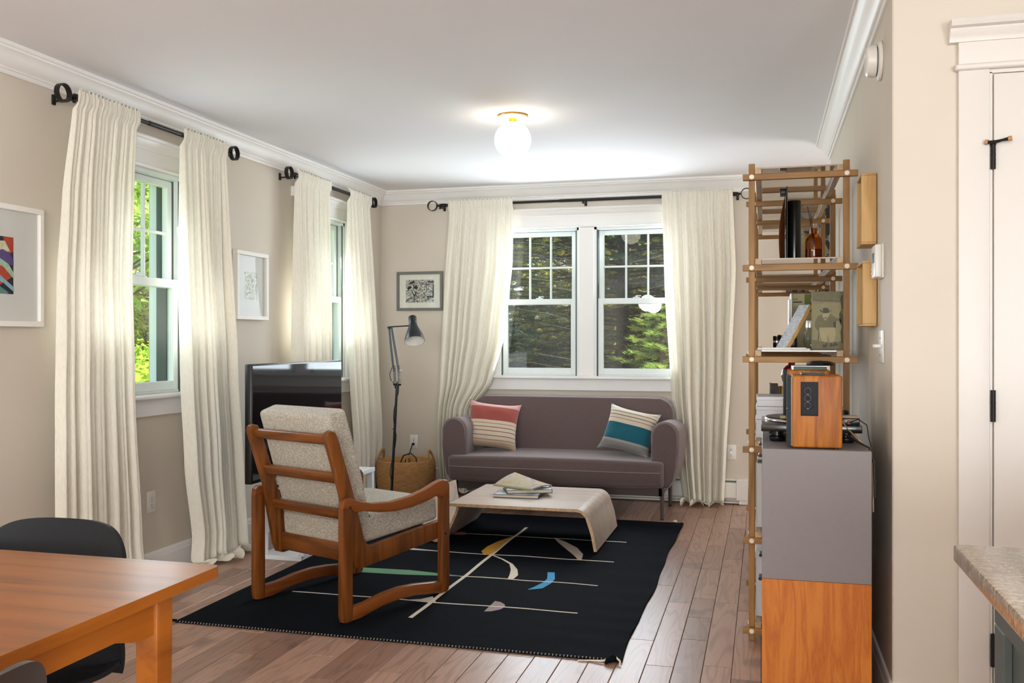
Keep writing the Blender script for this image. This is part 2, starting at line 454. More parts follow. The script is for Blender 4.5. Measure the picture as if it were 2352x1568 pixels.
# ------------------------------------------------------------------ mesh builder
WORLD = {}
class MB:
    def __init__(s):
        s.bm = bmesh.new()
    def _merge(s, bm, M=None, mi=0):
        if M is not None:
            bmesh.ops.transform(bm, matrix=M, verts=bm.verts)
        if mi:
            for f in bm.faces:
                f.material_index = mi
        me = bpy.data.meshes.new('tmp')
        bm.to_mesh(me); bm.free()
        s.bm.from_mesh(me)
        bpy.data.meshes.remove(me)
        return s
    def box(s, x0, x1, y0, y1, z0, z1, bev=0.0, seg=2, M=None, fn=None, mi=0, sub=0):
        bm = bmesh.new()
        bmesh.ops.create_cube(bm, size=1.0)
        for v in bm.verts:
            v.co = Vector(((x0 + x1) / 2 + v.co.x * (x1 - x0), (y0 + y1) / 2 + v.co.y * (y1 - y0), (z0 + z1) / 2 + v.co.z * (z1 - z0)))
        if sub:
            bmesh.ops.subdivide_edges(bm, edges=bm.edges[:], cuts=sub, use_grid_fill=True)
        if bev > 0:
            ed = bm.edges[:] if not sub else [e for e in bm.edges if e.calc_face_angle(0) > 0.5]
            bmesh.ops.bevel(bm, geom=ed, offset=bev, segments=seg, profile=0.5, affect='EDGES', clamp_overlap=True)
        if fn:
            for v in bm.verts:
                v.co = Vector(fn(v.co))
        return s._merge(bm, M, mi)
    def cyl(s, p0, p1, r0, r1=None, n=16, mi=0):
        r1 = r0 if r1 is None else r1
        return s.tube([p0, p1], [r0, r1], n, mi=mi)
    def tube(s, pts, r, n=10, closed=False, mi=0, flat=1.0):
        pts = [Vector(p) for p in pts]
        k = len(pts)
        rs = r if isinstance(r, (list, tuple)) else [r] * k
        bm = bmesh.new()
        rings = []
        up = None
        for i, p in enumerate(pts):
            if closed:
                d = pts[(i + 1) % k] - pts[i - 1]
            else:
                d = pts[min(i + 1, k - 1)] - pts[max(i - 1, 0)]
            d.normalize()
            if up is None:
                up = Vector((0, 0, 1)) if abs(d.z) < 0.9 else Vector((1, 0, 0))
            a = d.cross(up)
            if a.length < 1e-5:
                a = d.cross(Vector((0, 1, 0)))
            a.normalize(); b = a.cross(d).normalized(); up = b
            rings.append([bm.verts.new(p + (a * math.cos(2 * PI * j / n) + b * math.sin(2 * PI * j / n) * flat) * rs[i]) for j in range(n)])
        m = k if closed else k - 1
        for i in range(m):
            q, w = rings[i], rings[(i + 1) % k]
            for j in range(n):
                bm.faces.new((q[j], q[(j + 1) % n], w[(j + 1) % n], w[j]))
        if not closed:
            bm.faces.new(rings[0][::-1]); bm.faces.new(rings[-1])
        return s._merge(bm, None, mi)
    def lathe(s, prof, n=28, M=None, mi=0, cap=True):
        bm = bmesh.new()
        rings = [[bm.verts.new((max(r, 1e-4) * math.cos(2 * PI * j / n), max(r, 1e-4) * math.sin(2 * PI * j / n), z)) for j in range(n)] for r, z in prof]
        for a, b in zip(rings, rings[1:]):
            for j in range(n):
                bm.faces.new((a[j], a[(j + 1) % n], b[(j + 1) % n], b[j]))
        if cap:
            bm.faces.new(rings[0][::-1]); bm.faces.new(rings[-1])
        bmesh.ops.recalc_face_normals(bm, faces=bm.faces)
        return s._merge(bm, M, mi)
    def prism(s, poly, c0, c1, f, bev=0.0, mi=0):
        """extrude polygon (a,b) from depth c0 to c1; f(a,b,c) -> 3D"""
        bm = bmesh.new()
        v0 = [bm.verts.new(f(a, b, c0)) for a, b in poly]
        v1 = [bm.verts.new(f(a, b, c1)) for a, b in poly]
        n = len(poly)
        f0 = bm.faces.new(v0[::-1]); f1 = bm.faces.new(v1)
        for i in range(n):
            bm.faces.new((v0[i], v0[(i + 1) % n], v1[(i + 1) % n], v1[i]))
        bmesh.ops.recalc_face_normals(bm, faces=bm.faces)
        if bev:
            bmesh.ops.bevel(bm, geom=list(f0.edges) + list(f1.edges), offset=bev, segments=2, profile=0.5, affect='EDGES', clamp_overlap=True)
        bmesh.ops.triangulate(bm, faces=[q for q in bm.faces if len(q.verts) > 4])
        return s._merge(bm, None, mi)
    def grid(s, fn, nu, nv, thick=0.0, mi=0):
        bm = bmesh.new()
        V = [[bm.verts.new(fn(i / nu, j / nv)) for j in range(nv + 1)] for i in range(nu + 1)]
        for i in range(nu):
            for j in range(nv):
                bm.faces.new((V[i][j], V[i + 1][j], V[i + 1][j + 1], V[i][j + 1]))
        if thick:
            bmesh.ops.solidify(bm, geom=bm.faces[:], thickness=thick)
        return s._merge(bm, None, mi)
    def polys(s, faces, mi=0):
        for f in faces:
            s.bm.faces.new([s.bm.verts.new(p) for p in f]).material_index = mi
        return s
    def done(s, name, mat, parent=None, smooth=35):
        me = bpy.data.meshes.new(name)
        bmesh.ops.recalc_face_normals(s.bm, faces=s.bm.faces) if False else None
        s.bm.to_mesh(me); s.bm.free()
        mats = mat if isinstance(mat, (list, tuple)) else [mat]
        for m in mats:
            me.materials.append(MATS[m])
        if smooth:
            me.polygons.foreach_set('use_smooth', [True] * len(me.polygons))
            me.set_sharp_from_angle(angle=R(smooth))
        return link(name, me, parent)

def link(name, me, parent=None):
    o = bpy.data.objects.new(name, me)
    COL.objects.link(o)
    if parent is not None:
        o.parent = parent
        root = parent
        while root.parent:
            root = root.parent
        off = WORLD.get(root.name)
        if off is not None and me is not None and not me.get('_shifted'):
            me.transform(Matrix.Translation(-Vector(off)))
            me['_shifted'] = 1
    return o

def pydata(name, verts, faces, mat, parent=None, smooth=False):
    me = bpy.data.meshes.new(name)
    me.from_pydata(verts, [], faces)
    me.materials.append(MATS[mat])
    if smooth:
        me.polygons.foreach_set('use_smooth', [True] * len(me.polygons))
    return link(name, me, parent)

def tag(o, label, cat, group=None):
    o['label'] = label; o['category'] = cat
    if group:
        o['group'] = group
    return o
def thing(name, label, cat, loc=(0, 0, 0), rz=0.0, group=None, world=True):
    """an Empty at the thing's base; with world=True its parts are given in room coordinates"""
    o = bpy.data.objects.new(name, None)
    o.empty_display_size = 0.1
    COL.objects.link(o)
    o.location = loc
    o.rotation_euler = (0, 0, rz)
    if world and rz == 0:
        WORLD[o.name] = tuple(loc)
    return tag(o, label, cat, group)
def structure(name, loc=(0, 0, 0), rz=0.0, world=True):
    o = bpy.data.objects.new(name, None)
    o.empty_display_size = 0.1
    COL.objects.link(o)
    o.location = loc; o.rotation_euler = (0, 0, rz)
    if world and rz == 0:
        WORLD[o.name] = tuple(loc)
    o['kind'] = 'structure'
    return o
def st(o):
    o['kind'] = 'structure'
    return o
def base(o, loc):
    """give a single mesh its own origin at its base"""
    o.data.transform(Matrix.Translation(-Vector(loc)))
    o.location = loc
    return o
def lerp_keys(keys, z):
    """keys: [(value, z)] sorted by falling z"""
    if z >= keys[0][1]:
        return keys[0][0]
    for (a, za), (b, zb) in zip(keys, keys[1:]):
        if z >= zb:
            t = (za - z) / (za - zb) if za != zb else 0
            t = t * t * (3 - 2 * t) * 0.4 + t * 0.6
            return a + (b - a) * t
    return keys[-1][0]
def text_mesh(name, body, size, mat, M, parent, align='LEFT'):
    cu = bpy.data.curves.new(name, 'FONT')
    cu.body = body; cu.size = size; cu.align_x = align; cu.extrude = 0.0002
    o = bpy.data.objects.new('tmp_text', cu)
    COL.objects.link(o)
    dg = bpy.context.evaluated_depsgraph_get()
    me = bpy.data.meshes.new_from_object(o.evaluated_get(dg))
    bpy.data.objects.remove(o); bpy.data.curves.remove(cu)
    me.name = name
    me.transform(M)
    me.materials.clear(); me.materials.append(MATS[mat])
    return link(name, me, parent)

# ================================================================== ROOM SHELL
XL, YB, HC = -3.13, 7.36, 2.5           # left wall, back wall, ceiling height
XR, YN, YE = 0.405, 3.28, 6.2           # right wall plane, its near and far ends
TW = 0.22
W1 = (3.865, 4.565); W2 = (5.945, 6.645)  # left wall window openings (along Y)
WB1 = (-2.09, -1.427); WB2 = (-1.304, -0.64)
ZS, ZH = 0.965, 2.15                    # sill and head of the openings

def wall_with_holes(name, a0, a1, holes, f):
    m = MB()
    cur = a0
    for h0, h1 in holes:
        m.box(*f(cur, h0, 0, HC)); m.box(*f(h0, h1, 0, ZS)); m.box(*f(h0, h1, ZH, HC))
        cur = h1
    m.box(*f(cur, a1, 0, HC))
    return st(m.done(name, 'wall_paint', smooth=0))
wall_with_holes('wall_left', -7.0, YB + TW, [W1, W2], lambda a, b, z0, z1: (XL - TW, XL, a, b, z0, z1))
wall_with_holes('wall_back', XL, 2.0, [WB1, WB2], lambda a, b, z0, z1: (a, b, YB, YB + TW, z0, z1))
m = MB(); m.box(XR, 2.0, YN, YE, 0, HC, 0.004, 1)
st(m.done('wall_right', 'wall_paint', smooth=0))
m = MB(); m.box(2.0, 2.2, YE, YB + TW, 0, HC); st(m.done('wall_alcove', 'wall_paint', smooth=0))
m = MB(); m.box(3.0, 3.2, -7.0, YN, 0, HC); m.box(2.0, 3.2, YN, YN + 0.2, 0, HC)
st(m.done('wall_kitchen', 'wall_paint', smooth=0))
m = MB(); m.box(XL - TW, 3.2, -7.2, -7.0, 0, HC); st(m.done('wall_rear', 'wall_paint', smooth=0))
m = MB(); m.box(XL - TW, 3.2, -7.2, YB + TW, HC, HC + 0.2); st(m.done('ceiling', 'ceiling_paint', smooth=0))

# ---- floor: subfloor and single oak planks
floor = st(MB().box(XL - TW, 3.2, -7.2, YB + TW, -0.25, -0.012).done('floor', 'bark', smooth=0))
PW = 0.108
unit = MB().box(-0.5, 0.5, -0.5, 0.5, -1, 0)
unit_me = None
rp = random.Random(3)
singles = []; rest = []
ncol = int((3.2 - XL) / PW) + 1
x0 = XL - 0.012
for c in range(ncol):
    xa = x0 + c * PW; xb = xa + PW
    y = -7.0 - rp.random() * 0.6
    while y < YB:
        L = rp.choice([0.32, 0.45, 0.6, 0.75, 0.9, 1.1])
        ya, yb = max(y, -7.0), min(y + L, YB)
        if yb - ya > 0.02:
            seen = xa < 0.42 and yb > 2.75 and not (xa > -2.45 and xb < -0.62 and ya > 3.72 and yb < 6.3)
            (singles if seen and xb > -3.1 else rest).append((xa, xb, ya, yb))
        y += L
singles.sort(key=lambda p: (p[2] + p[3]) / 2)
rest += singles[300:]; singles = singles[:300]
# one shared mesh per plank length so that the seams stay the same width
plank_cache = {}
def plank_mesh(L):
    key = round(L, 3)
    if key not in plank_cache:
        b = MB().box(-PW / 2 + 0.0008, PW / 2 - 0.0008, -L / 2 + 0.0008, L / 2 - 0.0008, -0.011, 0, 0.0018, 1)
        me = bpy.data.meshes.new('plank'); b.bm.to_mesh(me); b.bm.free()
        me.materials.append(MATS['oak_planks'])
        plank_cache[key] = me
    return plank_cache[key]
for xa, xb, ya, yb in singles:
    o = bpy.data.objects.new('plank', plank_mesh(yb - ya))
    COL.objects.link(o); o.parent = floor
    o.location = ((xa + xb) / 2, (ya + yb) / 2, rp.uniform(-0.0004, 0.0003))
V, F = [], []
for xa, xb, ya, yb in rest:
    k = len(V); e = 0.0008
    V += [(xa + e, ya + e, 0), (xb - e, ya + e, 0), (xb - e, yb - e, 0), (xa + e, yb - e, 0)]
    V += [(xa + e, ya + e, -.011), (xb - e, ya + e, -.011), (xb - e, yb - e, -.011), (xa + e, yb - e, -.011)]
    F += [(k, k + 1, k + 2, k + 3), (k, k + 4, k + 5, k + 1), (k + 1, k + 5, k + 6, k + 2), (k + 2, k + 6, k + 7, k + 3), (k + 3, k + 7, k + 4, k)]
o = pydata('plank_field', V, F, 'oak_planks', floor); o['kind'] = 'stuff'

# ---- crown moulding (distance from wall, drop from ceiling)
CP = [(0, .115), (.010, .115), (.013, .108), (.013, .098), (.020, .096), (.022, .088), (.030, .082), (.042, .066), (.052, .048), (.062, .034),
      (.074, .026), (.076, .018), (.084, .016), (.086, .0), (0, 0)]
def sweep(name, path, prof, mat, parent=None, zf=lambda d: HC - d):
    """path: [(x, y, nx, ny)] wall line points with room-side offset directions"""
    m = MB(); bm = m.bm
    rings = [[bm.verts.new((x + nx * d, y + ny * d, zf(h))) for d, h in prof] for x, y, nx, ny in path]
    n = len(prof)
    for a, b in zip(rings, rings[1:]):
        for j in range(n):
            bm.faces.new((a[j], a[(j + 1) % n], b[(j + 1) % n], b[j]))
    bm.faces.new(rings[0]); bm.faces.new(rings[-1][::-1])
    bmesh.ops.recalc_face_normals(bm, faces=bm.faces)
    return m.done(name, mat, parent, 25)
st(sweep('trim_1', [(XL, -7.0, 1, 0), (XL, YB, 1, -1), (2.0, YB, -1, -1), (2.0, YE, -1, 1), (XR, YE, -1, 1), (XR, YN, -1, -1), (3.0, YN, -1, -1)], CP, 'trim_paint'))
# ---- baseboards (thickness, height)
BP = [(0, 0), (.016, 0), (.016, .098), (.013, .104), (.013, .116), (.008, .128), (0, .13)]
zb = lambda h: h
st(sweep('baseboard_left', [(XL, -7.0, 1, 0), (XL, YB, 1, -1), (-2.66, YB, 0, -1)], BP, 'trim_paint', zf=zb))
st(sweep('baseboard_back', [(-0.105, YB, 0, -1), (2.0, YB, -1, -1), (2.0, YE, -1, 1), (XR, YE, -1, 1), (XR, YN, -1, -1), (0.595, YN, 0, -1)], BP, 'trim_paint', zf=zb))

# ---- windows
def sash(root, x0, x1, z0, z1, y, cols, rows, top, bot, stile=0.05):
    d = 0.034
    m = MB()
    m.box(x0, x0 + stile, y, y + d, z0, z1, 0.003, 1); m.box(x1 - stile, x1, y, y + d, z0, z1, 0.003, 1)
    m.box(x0 + stile, x1 - stile, y, y + d, z0, z0 + bot, 0.003, 1); m.box(x0 + stile, x1 - stile, y, y + d, z1 - top, z1, 0.003, 1)
    s = m.done('sash', 'sash_vinyl', root)
    gx0, gx1, gz0, gz1 = x0 + stile, x1 - stile, z0 + bot, z1 - top
    MB().box(gx0 - .004, gx1 + .004, y + d * .5 - .002, y + d * .5 + .002, gz0 - .004, gz1 + .004).done('pane', 'window_glass', s)
    for c in range(1, cols):
        x = gx0 + (gx1 - gx0) * c / cols
        MB().box(x - .008, x + .008, y + .006, y + d - .006, gz0, gz1, 0.003, 1).done('muntin', 'sash_vinyl', s)
    for r in range(1, rows):
        z = gz0 + (gz1 - gz0) * r / rows
        MB().box(gx0, gx1, y + .005, y + d - .005, z - .008, z + .008, 0.003, 1).done('muntin', 'sash_vinyl', s)
    return s
def window(name, loc, rz, units, cols, screen):
    """local x along the wall, local y outward; units: list of (x0, x1)"""
    r = structure(name, loc, rz, world=False)
    a, b = units[0][0], units[-1][1]
    cw = 0.10
    MB().box(a - cw, a, -.02, 0, ZS, ZH + .004, .003, 1).done('casing', 'trim_paint', r)
    MB().box(b, b + cw, -.02, 0, ZS, ZH + .004, .003, 1).done('casing', 'trim_paint', r)
    MB().box(a - cw, b + cw, -.02, 0, ZH + .016, 2.245, .002, 1).done('header', 'trim_paint', r)
    MB().box(a - cw - .012, b + cw + .012, -.032, 0, ZH, ZH + .018, .008, 3).done('bead', 'trim_paint', r)
    cap = [(0, 2.24), (-.024, 2.24), (-.024, 2.25), (-.034, 2.262), (-.044, 2.28), (-.046, 2.288), (-.062, 2.29), (-.066, 2.297), (-.062, 2.306), (0, 2.306)]
    MB().prism(cap, a - cw - .045, b + cw + .045, lambda y, z, c: (c, y, z)).done('cap_moulding', 'trim_paint', r)
    MB().box(a - cw - .03, b + cw + .03, -.055, .05, ZS - .026, ZS, .010, 3).done('stool', 'trim_paint', r)
    MB().box(a - cw, b + cw, -.02, 0, ZS - .115, ZS - .026, .002, 1).done('apron', 'trim_paint', r)
    for (p, q), (p2, q2) in zip(units, units[1:]):
        MB().box(q, p2, -.02, .16, ZS, ZH, .003, 1).done('mullion', 'trim_paint', r)
    for x0, x1 in units:
        m = MB()
        m.box(x0, x0 + .018, 0, .2, ZS, ZH); m.box(x1 - .018, x1, 0, .2, ZS, ZH)
        m.box(x0, x1, 0, .2, ZH - .02, ZH); m.box(x0, x1, .008, .2, ZS, ZS + .012)
        m.done('jamb', 'sash_vinyl', r, 0)
        m = MB()
        for xs in (x0 + .018, x1 - .030):
            for yy in (.006, .049, .088):
                m.box(xs, xs + .012, yy, yy + .006, ZS, ZH)
        m.box(x0 + .018, x0 + .03, .094, .15, ZS, ZH); m.box(x1 - .03, x1 - .018, .094, .15, ZS, ZH)
        m.done('track', 'track_grey', r, 0)
        i0, i1 = x0 + .02, x1 - .02
        lo = sash(r, i0, i1, ZS + .012, 1.583, .012, 1, 1, .046, .05)
        sash(r, i0, i1, 1.537, ZH - .022, .052, cols, 2, .038, .046)
        c = (i0 + i1) / 2
        MB().box(c - .028, c + .028, .016, .042, 1.583, 1.592, .003, 2).cyl((c, .03, 1.592), (c, .03, 1.603), .011, .008).box(c - .004, c + .036, .022, .038, 1.597, 1.605, .003, 2).done('lock', 'sash_vinyl', lo)
        if screen:
            MB().box(i0, i1, .100, .101, ZS + .01, ZH - .02).done('insect_screen', 'insect_screen', r, 0)
    return r
window('window_1', (XL, 0, 0), R(90), [W1], 3, False)
window('window_2', (XL, 0, 0), R(90), [W2], 3, False)
window('window_3', (0, YB, 0), 0, [WB1, WB2], 3, True)

# ---- door on the near right wall
d = structure('door_1', (1.05, YN, 0))
Y = YN
for xa in (0.600, 1.46):
    MB().box(xa, xa + .092, Y - .02, Y, 0, 2.12, .004, 2).done('casing', 'door_paint', d)
MB().box(.600, 1.552, Y - .022, Y, 2.128, 2.205, .002, 1).done('header', 'door_paint', d)
MB().box(.588, 1.564, Y - .036, Y, 2.108, 2.128, .009, 3).done('bead', 'door_paint', d)
cap = [(0, 2.198), (-.028, 2.198), (-.028, 2.206), (-.034, 2.216), (-.044, 2.232), (-.046, 2.238), (-.062, 2.242), (-.068, 2.252), (-.062, 2.264), (0, 2.264)]
MB().prism(cap, .572, 1.58, lambda y, z, c: (c, Y + y, z)).done('cap_moulding', 'door_paint', d)
MB().box(.692, .700, Y - .012, Y, 0, 2.1).box(1.452, 1.46, Y - .012, Y, 0, 2.1).box(.692, 1.46, Y - .012, Y, 2.097, 2.108).done('jamb', 'door_paint', d, 0)
slab = MB().box(.704, 1.449, Y - .016, Y - .001, 0.01, 2.093, .003, 2).done('slab', 'door_paint', d)
for z0, z1 in ((1.79, 1.865), (.99, 1.09), (.215, .318)):
    h = MB()
    h.cyl((.7005, Y - .022, z0), (.7005, Y - .022, z1), .0075)
    for k in range(1, 5):
        z = z0 + (z1 - z0) * k / 5
        h.cyl((.7005, Y - .022, z - .001), (.7005, Y - .022, z + .001), .0081)
    h.done('hinge', 'hinge_black', d)
s_ = MB()
s_.cyl((.700, Y - .022, 1.865), (.700, Y - .022, 1.88), .009)
s_.tube([(.682, Y - .03, 1.874), (.700, Y - .036, 1.872), (.722, Y - .045, 1.876), (.738, Y - .05, 1.878)], [.005, .006, .004, .006], 10)
ds = s_.done('door_stop', 'black_metal', d)
MB().cyl((.676, Y - .028, 1.876), (.684, Y - .031, 1.874), .008).cyl((.737, Y - .05, 1.878), (.748, Y - .053, 1.879), .008).done('rubber_tip', 'cord_tan', ds)

# ================================================================== HEATER, OUTLETS, WALL DEVICES
hx0, hx1 = -2.64, -0.13
ht = thing('baseboard_heater', 'white enamel baseboard heater along the wall under the back window', 'heater', ((hx0 + hx1) / 2, YB - .03, 0))
prof = [(0, .19), (-.04, .19), (-.045, .182), (-.03, .182), (-.03, .172), (-.06, .165), (-.066, .15), (-.066, .055), (-.06, .045), (-.062, .045), (-.05, .045), (-.02, .05), (-.02, .02), (0, .02)]
MB().prism(prof, hx0, hx1, lambda y, z, c: (c, YB + y, z)).done('cover', 'heater_enamel', ht, 20)
MB().box(hx0, hx1, YB - .042, YB - .02, .045, .178).done('fin_element', 'heater_fins', ht, 0)
MB().box(hx0, hx1 - .04, YB - .058, YB - .004, .012, .022).done('bottom_rail', 'heater_enamel', ht, 0)
for xa in (hx0 - .01, hx1 - .074):
    MB().box(xa, xa + .084, YB - .07, YB, .035, .193, .003, 1).box(xa + .02, xa + .084, YB - .066, YB, .004, .036, .002, 1).done('end_cap', 'heater_enamel', ht)

def outlet(label, loc, rz, cover=True):
    """plate faces local -y"""
    t = thing('wall_outlet', label, 'outlet', loc, rz, 'wall outlets', world=False)
    MB().box(-.035, .035, -.006, 0, -.057, .057, .003, 2).done('cover_plate', 'white_plastic', t)
    for z in (.02, -.02):
        rcp = MB().lathe([(.0165, 0), (.0165, .0025), (.015, .003)], 20, Matrix.Translation((0, -.006, z)) @ Matrix.Rotation(R(90), 4, 'X')).done('receptacle', 'white_plastic', t)
        MB().box(-.0075, -.0055, -.0098, -.0088, z - .001, z + .008).box(.0055, .0075, -.0098, -.0088, z + .001, z + .007).cyl((0, -.0098, z - .008), (0, -.0088, z - .008), .003, n=8).done('slot', 'outlet_slot', rcp, 0)
    MB().cyl((0, -.0075, 0), (0, -.006, 0), .003, n=8).done('screw', 'chrome', t)
    return t
outlet('white outlet on the left wall below the near window', (XL, 4.28, .396), R(90))
outlet('white outlet on the back wall right of the right curtain', (-.243, YB, .394), 0)
outlet('white outlet above the basket with a black plug in it', (-2.832, YB, .402), 0)

sw = thing('light_switch', 'white toggle switch plate low on the right wall', 'switch', (XR, 3.545, 1.226), R(-90), world=False)
MB().box(-.058, .058, -.007, 0, -.058, .058, .003, 2).done('cover_plate', 'white_plastic', sw)
for x in (-.023, .023):
    tg = MB().box(x - .005, x + .005, -.03, -.006, -.004, .008, .002, 1, Matrix.Rotation(0, 4, 'X')).done('toggle', 'white_plastic', sw)
for z in (-.03, .03):
    MB().cyl((.0, -.009, z), (0, -.007, z), .004, n=8).done('screw', 'chrome', sw)
th = thing('thermostat', 'white rectangular thermostat beside the lower wooden framed picture', 'thermostat', (XR, 3.55, 1.527), R(-90), world=False)
MB().box(-.06, .06, -.008, 0, -.06, .06, .003, 2).done('back_plate', 'white_plastic', th)
MB().box(-.056, .056, -.030, -.008, -.058, .058, .005, 3).done('body', 'white_plastic', th)
MB().box(-.03, .03, -.0312, -.029, -.005, .03).done('display', 'heater_fins', th, 0)
for z in (-.025, -.04):
    MB().cyl((-.03, -.033, z), (-.03, -.029, z), .005, n=10).done('button', 'white_plastic', th)

sd = thing('smoke_detector', 'round white smoke detector high on the right wall', 'smoke detector', (XR, 3.57, 2.245), 0, world=False)
MX = Matrix.Rotation(R(-90), 4, 'Y')
MB().lathe([(.066, 0), (.07, .004), (.068, .012), (.06, .016)], 36, MX).done('mounting_base', 'white_plastic', sd)
MB().lathe([(.052, .012), (.052, .022)], 36, MX).done('vent_ring', 'outlet_slot', sd)
MB().lathe([(.056, .020), (.057, .03), (.053, .048), (.045, .054), (.0, .055)], 36, MX).done('cover', 'white_plastic', sd)
MB().lathe([(.012, .0), (.012, .004), (.0, .005)], 16, Matrix.Translation((-.053, .0, .02)) @ MX).done('test_button', 'white_plastic', sd)

# ================================================================== CURTAINS AND RODS
ROD_Z = 2.352
def rod(label, axis, a0, a1, fixed, brackets, sag=0.0):
    """axis 'x' or 'y'; runs from a0 to a1 at the given distance line; ring finials stand flat to the wall"""
    P = (lambda a, d, z: (a, fixed + d, z)) if axis == 'x' else (lambda a, d, z: (fixed - d, a, z))
    mid = (a0 + a1) / 2
    t = thing('curtain_rod', label, 'curtain rod', P(mid, 0, ROD_Z), 0, 'black curtain rods')
    MB().cyl(P(a0, 0, ROD_Z), P(a1, 0, ROD_Z), .0105, n=14).cyl(P(a0 + (a1 - a0) * .42, 0, ROD_Z), P(a1, 0, ROD_Z), .0125, n=14).done('rod', 'black_metal', t)
    for a, s in ((a0, -1), (a1, 1)):
        m = MB()
        m.tube([P(a - s * .03, 0, ROD_Z), P(a - s * .01, 0, ROD_Z), P(a, 0, ROD_Z), P(a + s * .012, 0, ROD_Z), P(a + s * .018, 0, ROD_Z), P(a + s * .03, 0, ROD_Z), P(a + s * .05, 0, ROD_Z)],
               [.015, .015, .017, .013, .016, .009, .006], 14)
        c = a + s * .088
        # open band ring
        bm = m.bm
        n = 40; hw = .013
        prof = [(.042, -hw), (.042, hw), (.037, hw), (.037, -hw)]
        rr = [[bm.verts.new(P(c + r * math.cos(2 * PI * k / n), w, ROD_Z + r * math.sin(2 * PI * k / n))) for r, w in prof] for k in range(n)]
        for k in range(n):
            for j in range(4):
                bm.faces.new((rr[k][j], rr[k][(j + 1) % 4], rr[(k + 1) % n][(j + 1) % 4], rr[(k + 1) % n][j]))
        bmesh.ops.recalc_face_normals(bm, faces=bm.faces)
        m.done('finial', 'black_metal', t)
    for a in brackets:
        b = MB()
        q0, q1 = P(a - .007, -.004, 0), P(a + .007, .105, 0)
        b.box(min(q0[0], q1[0]), max(q0[0], q1[0]), min(q0[1], q1[1]), max(q0[1], q1[1]), ROD_Z - .019, ROD_Z - .011, .002, 1)
        q0, q1 = P(a - .01, .1, 0), P(a + .01, .11, 0)
        b.box(min(q0[0], q1[0]), max(q0[0], q1[0]), min(q0[1], q1[1]), max(q0[1], q1[1]), ROD_Z - .032, ROD_Z + .015, .002, 1)
        q0, q1 = P(a - .007, -.012, 0), P(a + .007, .0, 0)
        b.box(min(q0[0], q1[0]), max(q0[0], q1[0]), min(q0[1], q1[1]), max(q0[1], q1[1]), ROD_Z - .030, ROD_Z - .011, .002, 1)
        b.done('bracket', 'black_metal', t)
    return t
YR = YB - .11; XRD = XL + .11
rod('black rod with ring ends above the near left window', 'y', 3.60, 4.82, XRD, (3.575, 4.842))
rod('black rod with ring ends above the far left window', 'y', 5.66, 6.87, XRD, (5.64, 6.89))
rod('long black rod with ring ends above the back window', 'x', -2.54, -.215, YR, (-2.56, -1.372, -.195))

